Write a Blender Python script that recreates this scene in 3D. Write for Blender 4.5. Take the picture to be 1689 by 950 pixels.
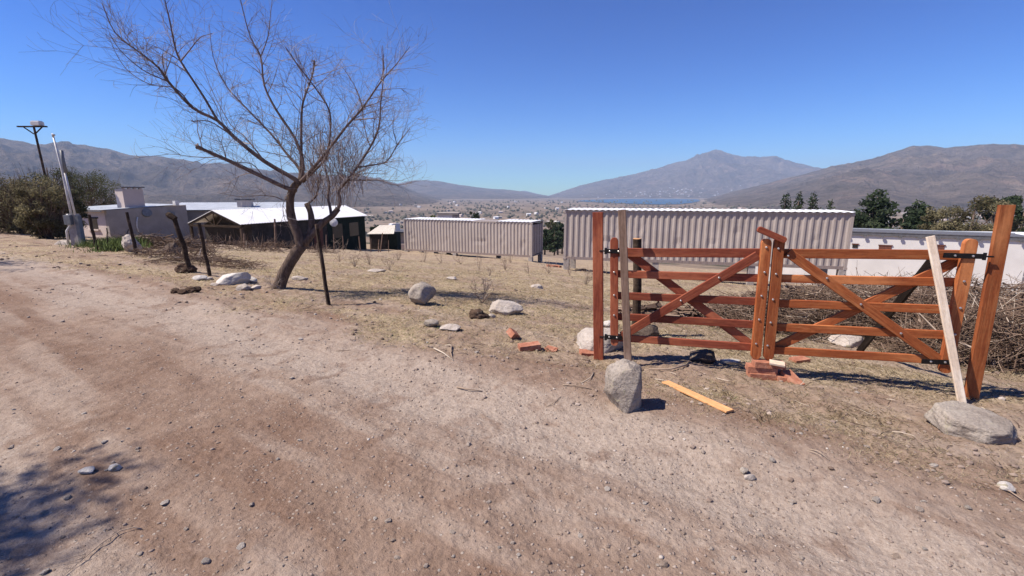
import bpy, bmesh, math, random
import numpy as np
from mathutils import Vector, Matrix, noise as mn
R = math.radians
scene = bpy.context.scene
col = scene.collection
for o in list(bpy.data.objects):
    bpy.data.objects.remove(o, do_unlink=True)

# ------------------------------------------------------------------ camera, light, exposure
F = 757.0                       # focal length in pixels of the 1689 px wide photograph
PITCH = R(11.6)
EYE = 1.6
cd = bpy.data.cameras.new('camera'); cam = bpy.data.objects.new('camera', cd); col.objects.link(cam)
cd.sensor_width = 36.0; cd.lens = 36.0 * F / 1689.0
cd.clip_start = 0.05; cd.clip_end = 60000
cam.location = (0, 0, EYE); cam.rotation_euler = (R(90) - PITCH, 0, 0)
scene.camera = cam

SUN_EL = R(53); SHADOW_AZ = R(10)        # shadows run to the right and a little away
sdir = Vector((-math.cos(SHADOW_AZ) * math.cos(SUN_EL), -math.sin(SHADOW_AZ) * math.cos(SUN_EL), math.sin(SUN_EL)))
w = bpy.data.worlds.new('World'); scene.world = w; w.use_nodes = True
nt = w.node_tree
bg = nt.nodes['Background']
sky = nt.nodes.new('ShaderNodeTexSky'); sky.sky_type = 'NISHITA'; sky.sun_disc = False
sky.sun_elevation = SUN_EL; sky.sun_rotation = math.atan2(sdir.x, sdir.y) % (2 * math.pi)
sky.altitude = 2000; sky.air_density = 1.0; sky.dust_density = 0.25; sky.ozone_density = 1.8
hs = nt.nodes.new('ShaderNodeHueSaturation'); hs.inputs['Saturation'].default_value = 1.46
nt.links.new(sky.outputs[0], hs.inputs['Color']); 
v1 = nt.nodes.new('ShaderNodeVectorMath'); v1.operation = 'SCALE'; v1.inputs['Scale'].default_value = .156
gm = nt.nodes.new('ShaderNodeGamma'); gm.inputs['Gamma'].default_value = 1.35
v2 = nt.nodes.new('ShaderNodeVectorMath'); v2.operation = 'MULTIPLY'; v2.inputs[1].default_value = (4.0, 6.8, 8.2)
nt.links.new(hs.outputs[0], v1.inputs[0]); nt.links.new(v1.outputs[0], gm.inputs[0]); nt.links.new(gm.outputs[0], v2.inputs[0]); nt.links.new(v2.outputs[0], bg.inputs[0])
bg.inputs[1].default_value = 0.078
sl = bpy.data.lights.new('sun', 'SUN'); sl.energy = 5.0; sl.angle = R(0.5); sl.color = (1.0, 0.90, 0.78)
so = bpy.data.objects.new('sun', sl); col.objects.link(so)
so.rotation_euler = sdir.to_track_quat('Z', 'Y').to_euler(); so.location = (-20, -5, 30)
vs = scene.view_settings
vs.view_transform = 'Standard'; vs.look = 'None'; vs.gamma = 1.0; vs.use_curve_mapping = False
vs.exposure = 0.82
scene.cycles.volume_bounces = 0
scene.cycles.max_bounces = 5
scene.cycles.transparent_max_bounces = 16

# ------------------------------------------------------------------ helpers
def pdir(px, py):
    X = (px - 844.5) / F; Y = (475.0 - py) / F
    return np.array([X, math.cos(PITCH) + Y * math.sin(PITCH), -math.sin(PITCH) + Y * math.cos(PITCH)])
def at(px, py, d):              # the point seen at a pixel of the photo, d metres forward
    v = pdir(px, py); k = d / v[1]
    return Vector((v[0] * k, d, EYE + v[2] * k))
def tanel(px, py):
    v = pdir(px, py); return math.degrees(math.atan2(v[0], v[1])), v[2] / math.hypot(v[0], v[1])

def _h(ix, iy, seed):
    n = (ix.astype(np.int64) * 374761393 + iy.astype(np.int64) * 668265263 + seed * 974634777) & 0xffffffff
    n = ((n ^ (n >> 13)) * 1274126177) & 0xffffffff
    n = ((n ^ (n >> 16)) * 2246822519) & 0xffffffff
    return ((n ^ (n >> 15)) & 0xffffff) / float(0xffffff)
def pn(x, y, seed=0):           # gradient noise in about -1..1
    x = np.asarray(x, float); y = np.asarray(y, float)
    x0 = np.floor(x); y0 = np.floor(y); fx = x - x0; fy = y - y0
    u = fx * fx * fx * (fx * (fx * 6 - 15) + 10); v = fy * fy * fy * (fy * (fy * 6 - 15) + 10)
    def g(ax, ay):
        a = _h(x0 + ax, y0 + ay, seed) * 2 * np.pi
        return np.cos(a) * (fx - ax) + np.sin(a) * (fy - ay)
    a = g(0, 0) * (1 - u) + g(1, 0) * u; b = g(0, 1) * (1 - u) + g(1, 1) * u
    return (a * (1 - v) + b * v) * 1.5
def fbm(x, y, o=4, seed=0, gain=.5):
    t = 0; a = 1
    for i in range(o):
        t = t + a * pn(x * 2 ** i, y * 2 ** i, seed + i * 7); a *= gain
    return t
def ridged(x, y, o=5, seed=0, gain=.5):
    t = 0; a = 1; tot = 0
    for i in range(o):
        t = t + a * (1 - np.abs(pn(x * 2 ** i, y * 2 ** i, seed + i * 5)) * 1.6); tot += a; a *= gain
    return t / tot
def sstep(a, b, x):
    t = np.clip((x - a) / (b - a), 0, 1); return t * t * (3 - 2 * t)
def S_(x, y): return .54 * x + .84 * y - 3.3          # signed distance from the road edge into the field
def edge(x, y): return S_(x, y) + 1.3 * sstep(-8, -15, x) + .55 * pn(x * .55, y * .55, 91) + .22 * pn(x * 1.9, y * 1.9, 92)

LAYERS = []
def layer(pts, Rr, Ff, back, seed, amp, ext_l=None, ext_r=None):
    a = [tanel(*p) for p in pts]
    az = [p[0] for p in a]; te = [p[1] for p in a]
    if ext_l: az = [az[0] - e[0] for e in ext_l] + az; te = [e[1] for e in ext_l] + te
    if ext_r: az = az + [az[-1] + e[0] for e in ext_r]; te = te + [e[1] for e in ext_r]
    LAYERS.append((np.array(az), np.array(te), Rr, Ff, back, seed, amp))
layer([(0,229),(30,232),(60,240),(100,237),(140,240),(190,250),(215,256),(260,257),(300,262),(330,270),(380,271),(430,279),(480,284),(540,288),(600,290),(630,295),(655,303),(690,318),(740,331),(790,345)],
      5000, 1700, 2500, 11, .34, ext_l=[(90,.05),(40,.07),(12,.085)], ext_r=[(10,-.03)])
layer([(520,330),(600,312),(655,303),(680,298),(700,295),(725,298),(760,305),(800,310),(830,312),(850,314),(865,316),(905,323),(940,329)], 8200, 4600, 3000, 23, .32,
      ext_l=[(5,-.02)], ext_r=[(3,-.03)])
layer([(800,326),(830,320),(865,314),(885,319),(905,323),(930,324)], 11500, 10300, 1500, 29, .08, ext_l=[(3,-.02)], ext_r=[(4,-.02)])
layer([(880,331),(905,323),(950,308),(1000,295),(1050,286),(1100,271),(1130,265),(1150,255),(1180,247),(1200,252),(1215,255),(1240,256),(1280,258),(1310,266),(1350,274),(1450,285),(1600,300)],
      9200, 6000, 3500, 37, .30, ext_l=[(4,-.03)], ext_r=[(30,.0)])
layer([(1110,344),(1150,332),(1200,318),(1250,306),(1300,293),(1365,276),(1400,268),(1450,256),(1500,243),(1530,240),(1560,243),(1600,240),(1650,238),(1689,239)],
      4700, 1700, 2500, 41, .24, ext_l=[(8,-.05)], ext_r=[(15,.075),(60,.06),(110,.05)])
layer([(1240,326),(1300,311),(1340,300),(1390,284),(1430,276),(1470,281),(1530,296),(1600,318),(1689,340)], 3100, 1600, 900, 53, .14,
      ext_l=[(6,-.06)], ext_r=[(12,-.06)])

def HM(x, y):                    # mountains: height above the valley floor level, and how mountainous
    r = np.hypot(x, y) + 1e-6; az = np.degrees(np.arctan2(x, y))
    wx = x + 260 * pn(x / 900, y / 900, 5); wy = y + 260 * pn(x / 900, y / 900, 6)
    out = np.full(np.shape(x), -500.0)
    for (A, T, Rr, Ff, back, seed, amp) in LAYERS:
        te = np.interp(az, A, T)
        Rl = Rr * (1 + .05 * pn(az / 9, az * 0 + seed, seed)); top = te * Rl + 62
        t = (r - Ff) / (Rl - Ff)
        g = np.where(t < 1, np.clip(t, 0, 1) ** 1.25, np.clip(1 - (r - Rl) / back, -1, 1) ** 1)
        n = ridged(wx / (Rr * .13), wy / (Rr * .13), 6, seed, .52) - .62
        n2 = fbm(x / 90, y / 90, 3, seed + 3)
        gg = np.clip(g, 0, 1)
        z = top * g + n * amp * 2.0 * np.maximum(top, 30) * gg * (1.7 - 1.57 * gg ** 3) + n2 * 3.5 * gg
        z = np.where(r < Ff, -400, z)
        z = np.where(top < 0, -400, z); out = np.maximum(out, z)
    return out
def H(x, y, fine=True):
    x = np.asarray(x, float); y = np.asarray(y, float)
    s = S_(x, y)
    q = (s - 1.1) / .6
    base = -.137 * .6 * np.where(q > 20, q, np.log1p(np.exp(np.minimum(q, 20))))
    base = base - .9 * np.exp(-(((x + 27) / 10) ** 2 + ((y - 33) / 7) ** 2)) * sstep(2, 8, s)
    base = base + .10 * sstep(2, 9, s) * pn(x * .22, y * .22, 3) + .035 * pn(x * .5, y * .5, 4) * sstep(-1, 1, s)
    base = base + sstep(40, 200, s) * 3.0 * pn(x / 60, y / 60, 17)
    far = sstep(-8, -60, s) * 0
    if fine:
        e = edge(x, y)
        rough = sstep(-.5, .8, e)
        along_ = -.84 * x + .54 * y
        base = base + .018 * pn(x * 1.3, y * 1.3, 8) + (.008 + .012 * rough) * pn(x * 4.1, y * 4.1, 9) \
             + (.0055 + .007 * rough) * pn(x * 13, y * 13, 10) + .0036 * pn(x * 37, y * 37, 12) + .010 * pn(along_ * .35, s * 4.5, 14) * (1 - rough) - .012 * np.maximum(0, pn(x * 6, y * 6, 15) - .35)
        base = base - .030 * np.exp(-((s + .75 + .2 * pn(x * .4, y * .4, 77)) / .32) ** 2) - .025 * np.exp(-((s + 2.9 + .2 * pn(x * .4, y * .4, 78)) / .35) ** 2)
        along = -.84 * x + .54 * y
        base = base + .035 * np.exp(-((e - .1) / .3) ** 2) * (.5 + pn(along * .8, along * 0, 61))
    zv = -60 + 1.2 * pn(x / 300, y / 300, 31)
    z = zv + 5 * np.where((base - zv) / 5 > 30, (base - zv) / 5, np.log1p(np.exp(np.minimum((base - zv) / 5, 30))))
    r = np.hypot(x, y)
    M_ = r > 1400
    if np.any(M_):
        zz = np.broadcast_to(z, x.shape)[M_]; m = -62 + HM(x[M_], y[M_]); k = 4.0
        dd = np.clip((m - zz) / k, -40, 40); z = np.array(np.broadcast_to(z, x.shape))
        z[M_] = zz + k * np.log1p(np.exp(dd)) + np.where((m - zz) / k > 40, (m - zz) - 40 * k, 0)
    return z
def h(x, y): return float(H(np.array([x]), np.array([y]))[0])
def g(px, py, dmax=2500):       # where the ray through a pixel of the photo meets the ground
    v = pdir(px, py)
    t = np.exp(np.linspace(math.log(1.0), math.log(min(dmax, 1300)), 260))
    for it in range(2):
        P = v[None, :] * t[:, None]
        z = EYE + P[:, 2]; hh = H(P[:, 0], P[:, 1])
        k = np.argmax(z < hh)
        if not (z[k] < hh[k]): k = len(t) - 1
        if it == 0: t = np.linspace(t[max(k - 2, 0)], t[min(k + 1, len(t) - 1)], 60)
    return Vector((P[k, 0], P[k, 1], float(hh[k])))
def onplane(px, py, A, B, off=0.0):    # ray meets the vertical plane through A and B, moved off metres towards the viewer
    d = Vector((B[0] - A[0], B[1] - A[1], 0)).normalized(); n = Vector((d.y, -d.x, 0))
    v = Vector(pdir(px, py)); A0 = Vector((A[0], A[1], 0)) + n * off
    t = (A0.dot(n)) / v.dot(n)
    return Vector((v.x * t, v.y * t, EYE + v.z * t))

def tag(o, label=None, cat=None, group=None, kind=None):
    if label: o['label'] = label
    if cat: o['category'] = cat
    if group: o['group'] = group
    if kind: o['kind'] = kind
    return o
def empty(name, loc, rz=0, label=None, cat=None, group=None):
    o = bpy.data.objects.new(name, None); col.objects.link(o)
    o.location = loc; o.rotation_euler = (0, 0, rz); o.empty_display_size = .2
    return tag(o, label, cat, group)
def place(o, parent, M=None):
    col.objects.link(o)
    M = M or Matrix.Identity(4)
    if parent:
        o.parent = parent
        # matrices of parents computed from their own transforms
        o.matrix_basis = wm(parent).inverted() @ M
    else: o.matrix_basis = M
    return o
def wm(o):
    M = Matrix.LocRotScale(o.location, o.rotation_euler, o.scale)
    return wm(o.parent) @ M if o.parent else M
class MB:
    def __init__(s): s.v = []; s.f = []; s.a = []
    def add(s, vs, fs, a=0.0):
        k = len(s.v); s.v += [tuple(p) for p in vs]; s.f += [tuple(i + k for i in q) for q in fs]; s.a += [a] * len(vs)
    def box(s, c, size, M=None, a=0.0):
        c = Vector(c); hx, hy, hz = size[0] / 2, size[1] / 2, size[2] / 2
        vs = [Vector((i * hx, j * hy, k * hz)) + c for i in (-1, 1) for j in (-1, 1) for k in (-1, 1)]
        if M: vs = [M @ p for p in vs]
        s.add(vs, [(0, 1, 3, 2), (4, 6, 7, 5), (0, 4, 5, 1), (2, 3, 7, 6), (0, 2, 6, 4), (1, 5, 7, 3)], a)
    def tube(s, pts, rad, n=6, a=0.0, cap=True):
        pts = [Vector(p) for p in pts]; m = len(pts)
        if not hasattr(rad, '__len__'): rad = [rad] * m
        t0 = (pts[1] - pts[0]).normalized(); up = Vector((0, 0, 1)) if abs(t0.z) < .9 else Vector((1, 0, 0))
        vs = []
        u = t0.cross(up).normalized()
        for i in range(m):
            t = (pts[min(i + 1, m - 1)] - pts[max(i - 1, 0)])
            t = t.normalized() if t.length > 1e-9 else t0
            u = (u - t * u.dot(t)); u = u.normalized() if u.length > 1e-6 else t.orthogonal().normalized()
            b = t.cross(u)
            for k in range(n):
                an = 2 * math.pi * k / n
                vs.append(pts[i] + (u * math.cos(an) + b * math.sin(an)) * rad[i])
        fs = [(i * n + k, i * n + (k + 1) % n, (i + 1) * n + (k + 1) % n, (i + 1) * n + k) for i in range(m - 1) for k in range(n)]
        if cap: fs.append(tuple(range(n - 1, -1, -1))); fs.append(tuple((m - 1) * n + k for k in range(n)))
        s.add(vs, fs, a)
    def quad(s, p0, p1, p2, p3, a=0.0): s.add([p0, p1, p2, p3], [(0, 1, 2, 3)], a)
    def build(s, name, mat, parent=None, smooth=False, bevel=0, M=None, world=True, attr=False):
        me = bpy.data.meshes.new(name); me.from_pydata([tuple(p) for p in s.v], [], s.f)
        if attr:
            at_ = me.attributes.new('v', 'FLOAT', 'POINT'); at_.data.foreach_set('value', np.array(s.a, np.float32))
        if bevel:
            bm = bmesh.new(); bm.from_mesh(me)
            bmesh.ops.bevel(bm, geom=bm.edges[:], offset=bevel, segments=2, affect='EDGES', profile=.6)
            bm.to_mesh(me); bm.free()
        if smooth: me.shade_smooth()
        me.materials.append(mat); me.update()
        o = bpy.data.objects.new(name, me)
        return place(o, parent, M)
def beam(name, mat, p0, p1, wd, th, nrm, parent=None, bevel=.004, rough=.0015, seg=10, rnd=0, label=None):
    """plank whose own X runs from p0 to p1, wd across, th thick along nrm"""
    p0 = Vector(p0); p1 = Vector(p1); L = (p1 - p0).length
    ex = (p1 - p0).normalized(); ez = Vector(nrm); ez = (ez - ex * ez.dot(ex)).normalized(); ey = ez.cross(ex)
    bm = bmesh.new()
    sec = []
    prof = [(-wd / 2 + bevel, -th / 2), (wd / 2 - bevel, -th / 2), (wd / 2, -th / 2 + bevel), (wd / 2, th / 2 - bevel),
            (wd / 2 - bevel, th / 2), (-wd / 2 + bevel, th / 2), (-wd / 2, th / 2 - bevel), (-wd / 2, -th / 2 + bevel)]
    rs = random.Random(int(L * 1e5) + int(abs(p0.x) * 1e4))
    sd = rs.random() * 50
    ts = [-L / 2 + L * i / seg for i in range(seg + 1)]
    if rnd:   # rounded ends
        ts = [-L / 2 + rnd * (1 - math.cos(a)) for a in (0, .35, .7, 1.05, 1.4)] + [t for t in ts[1:-1] if abs(t) < L / 2 - rnd] + [L / 2 - rnd * (1 - math.cos(a)) for a in (1.4, 1.05, .7, .35, 0)]
    for t in ts:
        sc = 1.0
        if rnd:
            e = L / 2 - abs(t)
            if e < rnd: sc = max(.25, math.sqrt(max(0, 1 - ((rnd - e) / rnd) ** 2)) * .75 + .25)
        ring = []
        for (a, b) in prof:
            ring.append(bm.verts.new((t, a * sc + rough * mn.noise((t * 3 + sd, a * 9, 1)) + rough * 1.2 * math.sin(t * 2 + sd), b + rough * mn.noise((t * 3, b * 9, 5 + sd)))))
        sec.append(ring)
    for i in range(len(sec) - 1):
        for k in range(8):
            bm.faces.new((sec[i][k], sec[i][(k + 1) % 8], sec[i + 1][(k + 1) % 8], sec[i + 1][k]))
    bm.faces.new(sec[0][::-1]); bm.faces.new(sec[-1])
    bmesh.ops.recalc_face_normals(bm, faces=bm.faces)
    me = bpy.data.meshes.new(name); bm.to_mesh(me); bm.free(); me.materials.append(mat)
    o = bpy.data.objects.new(name, me)
    M = Matrix(((ex.x, ey.x, ez.x, 0), (ex.y, ey.y, ez.y, 0), (ex.z, ey.z, ez.z, 0), (0, 0, 0, 1))); M.translation = (p0 + p1) / 2
    place(o, parent, M)
    if label: o['label'] = label
    return o

# ------------------------------------------------------------------ materials
MATS = {}
def mat(name, rough=.8, spec=.3, metal=0.0):
    m = bpy.data.materials.new(name); m.use_nodes = True
    b = m.node_tree.nodes['Principled BSDF']
    b.inputs['Roughness'].default_value = rough; b.inputs['Specular IOR Level'].default_value = spec; b.inputs['Metallic'].default_value = metal
    MATS[name] = m
    return m, m.node_tree, b
def N(t, typ, **k):
    n = t.nodes.new(typ)
    for a, b in k.items():
        if a in n.inputs: n.inputs[a].default_value = b
        else: setattr(n, a, b)
    return n
def noise(t, vec, scale, detail=4, rough=.55, dist=0):
    n = N(t, 'ShaderNodeTexNoise', Scale=scale, Detail=detail, Roughness=rough, Distortion=dist)
    if vec is not None: t.links.new(vec, n.inputs['Vector'])
    return n.outputs['Fac']
def ramp(t, fac, stops):
    n = t.nodes.new('ShaderNodeValToRGB'); e = n.color_ramp.elements
    while len(e) < len(stops): e.new(.5)
    for i, (p, c) in enumerate(stops):
        e[i].position = p; e[i].color = (*c, 1) if len(c) == 3 else c
    t.links.new(fac, n.inputs[0]); return n.outputs[0]
def bwr(t, fac, a, b): return ramp(t, fac, [(a, (0, 0, 0)), (b, (1, 1, 1))])
def mix(t, fac, a, b, mode='MIX'):
    n = t.nodes.new('ShaderNodeMix'); n.data_type = 'RGBA'; n.blend_type = mode
    if isinstance(fac, (int, float)): n.inputs[0].default_value = fac
    else: t.links.new(fac, n.inputs[0])
    for i, c in ((6, a), (7, b)):
        if isinstance(c, tuple): n.inputs[i].default_value = (*c, 1) if len(c) == 3 else c
        else: t.links.new(c, n.inputs[i])
    return n.outputs[2]
def math_(t, op, a, b=None):
    n = t.nodes.new('ShaderNodeMath'); n.operation = op
    for i, c in enumerate((a, b)):
        if c is None: continue
        if isinstance(c, (int, float)): n.inputs[i].default_value = c
        else: t.links.new(c, n.inputs[i])
    return n.outputs[0]
def bump(t, b, hgt, dist=.01, strength=.6, prev=None):
    n = N(t, 'ShaderNodeBump', Strength=strength, Distance=dist); t.links.new(hgt, n.inputs['Height'])
    if prev is not None: t.links.new(prev, n.inputs['Normal'])
    t.links.new(n.outputs[0], b.inputs['Normal']); return n.outputs[0]
def coord(t, kind='Object', scale=None):
    c = t.nodes.new('ShaderNodeTexCoord'); v = c.outputs[kind]
    if scale:
        m = t.nodes.new('ShaderNodeMapping'); m.inputs['Scale'].default_value = scale; t.links.new(v, m.inputs[0]); v = m.outputs[0]
    return v
def geo_pos(t, scale=(1, 1, 1), loc=(137.3, -83.1, 5.1)):
    c = t.nodes.new('ShaderNodeNewGeometry'); v = c.outputs['Position']
    m = t.nodes.new('ShaderNodeMapping'); m.inputs['Scale'].default_value = scale; m.inputs['Location'].default_value = loc; t.links.new(v, m.inputs[0]); v = m.outputs[0]
    return v
def rnd_out(t): return t.nodes.new('ShaderNodeObjectInfo').outputs['Random']

def wood(name, c1, c2, c3, rough=.72, spec=.18, grain=1.0):
    m, t, b = mat(name, rough, spec)
    c = t.nodes.new('ShaderNodeTexCoord'); oi = t.nodes.new('ShaderNodeObjectInfo')
    ad = N(t, 'ShaderNodeVectorMath', operation='MULTIPLY_ADD'); cmb = t.nodes.new('ShaderNodeCombineXYZ')
    for i in range(3): t.links.new(oi.outputs['Random'], cmb.inputs[i])
    t.links.new(cmb.outputs[0], ad.inputs[0]); ad.inputs[1].default_value = (37, 11, 53); t.links.new(c.outputs['Object'], ad.inputs[2])
    def mp(s):
        q = t.nodes.new('ShaderNodeMapping'); q.inputs['Scale'].default_value = s; t.links.new(ad.outputs[0], q.inputs[0]); return q.outputs[0]
    n1 = noise(t, mp((1.6, 22, 14)), 2.2, 5, .6, 1.2); n2 = noise(t, mp((3, 120, 90)), 2.0, 4, .6); n3 = noise(t, mp((1.2, 3, 3)), 1.6, 3, .5)
    colr = ramp(t, n1, [(.25, c1), (.5, c2), (.78, c3)])
    colr = mix(t, .55, colr, ramp(t, n2, [(.3, (.55, .55, .55)), (.7, (1.15, 1.12, 1.1))]), 'MULTIPLY')
    colr = mix(t, bwr(t, n3, .45, .7), colr, mix(t, .65, colr, c1))
    n4 = noise(t, mp((.9, 5, 5)), 1.1, 3, .5); colr = mix(t, math_(t, 'MULTIPLY', bwr(t, n4, .56, .68), .5), colr, tuple(min(1, x * 1.5) for x in c3))
    n5 = noise(t, mp((9, 14, 14)), 2.4, 4, .7); colr = mix(t, .45, colr, ramp(t, n5, [(.3, (.6, .58, .56)), (.5, (1, 1, 1)), (.75, (1.25, 1.22, 1.2))]), 'MULTIPLY')
    colr = mix(t, .8, colr, ramp(t, oi.outputs['Random'], [(0, (.82, .80, .8)), (1, (1.18, 1.14, 1.1))]), 'MULTIPLY')
    t.links.new(colr, b.inputs['Base Color'])
    bump(t, b, n2, .002 * grain, .5)
    return m
WOOD_RED = wood('red_varnished_wood', (.14, .032, .019), (.245, .064, .035), (.34, .125, .064))
WOOD_ORANGE = wood('orange_varnished_wood', (.20, .050, .018), (.33, .100, .034), (.44, .19, .075))
WOOD_GREY = wood('weathered_wood', (.13, .085, .062), (.19, .13, .10), (.27, .20, .16), .8, .2, 2)
WOOD_PALE = wood('pale_pine', (.60, .49, .38), (.72, .62, .50), (.80, .71, .60), .75, .15)
WOOD_YELLOW = wood('yellow_pine', (.50, .26, .115), (.58, .32, .15), (.66, .39, .20), .7, .2)
WOOD_POST = wood('old_post_wood', (.022, .016, .012), (.05, .036, .027), (.11, .08, .06), .9, .1, 4)
WOOD_DARK = wood('dark_timber', (.016, .012, .01), (.03, .022, .018), (.05, .038, .03), .85, .1, 3)

def simple(name, c, rough=.8, spec=.2, metal=0, var=.25, scale=6, bmp=.0, bscale=60, pos=False):
    m, t, b = mat(name, rough, spec, metal)
    v = geo_pos(t) if pos else coord(t)
    n = noise(t, v, scale, 6, .62)
    lo = tuple(x * (1 - var) for x in c); hi = tuple(min(1, x * (1 + var)) for x in c)
    t.links.new(ramp(t, n, [(.3, lo), (.7, hi)]), b.inputs['Base Color'])
    if bmp: bump(t, b, noise(t, v, bscale, 5, .6), bmp, .7)
    return m
BLACK_IRON = simple('black_iron', (.015, .014, .014), .5, .5, .6, .3, 30, .001)
ZINC = simple('galvanised_bolt', (.55, .53, .5), .35, .5, .9)
WHITE_SHEET = simple('white_roof_sheet', (.74, .75, .76), .45, .4, .0, .12, 1.2, pos=True)
GREY_SHEET = simple('grey_zinc_sheet', (.40, .43, .46), .5, .4, .1, .18, 1.5, pos=True)
DARK_TRIM = simple('dark_grey_trim', (.10, .10, .11), .7, .3)
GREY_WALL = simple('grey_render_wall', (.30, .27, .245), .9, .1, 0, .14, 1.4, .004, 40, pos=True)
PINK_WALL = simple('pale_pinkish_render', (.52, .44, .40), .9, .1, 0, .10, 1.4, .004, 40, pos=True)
WHITE_WALL = simple('white_lime_wall', (.60, .585, .57), .9, .1, 0, .08, .9, .004, 40, pos=True)
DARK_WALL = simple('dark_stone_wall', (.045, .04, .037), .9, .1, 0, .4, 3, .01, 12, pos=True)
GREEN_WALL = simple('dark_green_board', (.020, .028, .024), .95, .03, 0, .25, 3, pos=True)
CONCRETE = simple('concrete', (.33, .30, .28), .9, .1, 0, .2, 8, .004, 50)
WIN_DARK = simple('dark_glass', (.012, .014, .017), .15, .6)
SHUTTER = simple('brown_shutter', (.13, .05, .035), .7, .2)
PIPE = simple('white_plastic_pipe', (.62, .61, .59), .4, .4)
METAL_GREY = simple('grey_meter_box', (.15, .16, .17), .5, .4)

def brickm():
    m, t, b = mat('fired_brick', .92, .1)
    v = coord(t); n = noise(t, v, 14, 6, .65); n2 = noise(t, v, 90, 3, .6)
    c = ramp(t, n, [(.3, (.24, .095, .06)), (.5, (.36, .155, .10)), (.72, (.46, .26, .18))])
    c = mix(t, .4, c, ramp(t, n2, [(.35, (.6, .6, .6)), (.65, (1.2, 1.2, 1.2))]), 'MULTIPLY')
    t.links.new(c, b.inputs['Base Color']); bump(t, b, n2, .004, .8); return m
BRICK = brickm()
def rockm(name, a, b_, c_, fleck=.5):
    m, t, b = mat(name, .95, .1)
    ge = t.nodes.new('ShaderNodeTexCoord'); oi = t.nodes.new('ShaderNodeObjectInfo')
    ad = N(t, 'ShaderNodeVectorMath', operation='ADD'); t.links.new(ge.outputs['Object'], ad.inputs[0]); t.links.new(oi.outputs['Location'], ad.inputs[1])
    v = ad.outputs[0]
    n = noise(t, v, 5, 7, .65, .4); n2 = noise(t, v, 55, 6, .7); n3 = noise(t, v, 16, 3, .5, 1)
    c = ramp(t, n, [(.28, a), (.5, b_), (.75, c_)])
    c = mix(t, fleck, c, ramp(t, n2, [(.3, (.45, .45, .45)), (.5, (1, 1, 1)), (.72, (1.35, 1.33, 1.3))]), 'MULTIPLY')
    c = mix(t, bwr(t, n3, .62, .72), c, (.33, .30, .22))
    t.links.new(c, b.inputs['Base Color'])
    hh = math_(t, 'ADD', n2, math_(t, 'MULTIPLY', n, 1.5)); bump(t, b, hh, .02, .8)
    return m
ROCK = rockm('grey_boulder_rock', (.20, .165, .14), (.31, .27, .235), (.41, .37, .32), .7)
ROCK_PALE = rockm('pale_field_rock', (.30, .255, .22), (.42, .37, .33), (.55, .50, .46), .4)
ROCK_DARK = rockm('dark_rock', (.06, .045, .037), (.11, .085, .07), (.17, .13, .11), .5)
ROCK_WHITE = rockm('white_rock', (.42, .39, .36), (.52, .49, .46), (.62, .59, .56), .3)
CLOD = rockm('dirt_clod', (.045, .03, .022), (.08, .052, .038), (.13, .085, .06), .6)

PEB1 = rockm('pebble_tan', (.38, .30, .25), (.48, .40, .34), (.58, .50, .44), .3)
PEB2 = rockm('pebble_brown', (.30, .22, .175), (.40, .31, .25), (.48, .40, .33), .3)
PEB3 = rockm('pebble_grey', (.42, .36, .32), (.52, .46, .41), (.62, .57, .52), .3)
def containerm(name, c, dirt):
    m, t, b = mat(name, .62, .3)
    v = geo_pos(t); vs_ = geo_pos(t, (1, 1, .12))
    n = noise(t, v, .9, 5, .6); n2 = noise(t, vs_, 9, 5, .65); n3 = noise(t, v, 14, 4, .6)
    cc = mix(t, bwr(t, n, .35, .75), c, tuple(x * .86 for x in c))
    cc = mix(t, math_(t, 'MULTIPLY', bwr(t, n2, .5, .72), .55), cc, dirt)
    cc = mix(t, bwr(t, n3, .66, .72), cc, (.19, .11, .075))
    n4 = noise(t, geo_pos(t, (1, 1, .06)), 22, 4, .7); cc = mix(t, .5, cc, ramp(t, n4, [(.3, (.72, .69, .66)), (.5, (1, 1, 1)), (.7, (1.12, 1.12, 1.12))]), 'MULTIPLY')
    t.links.new(cc, b.inputs['Base Color']); return m
CONT = containerm('container_paint', (.385, .335, .305), (.27, .22, .195))
CONT_DARK = containerm('container_frame_paint', (.26, .21, .195), (.15, .11, .10))

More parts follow.
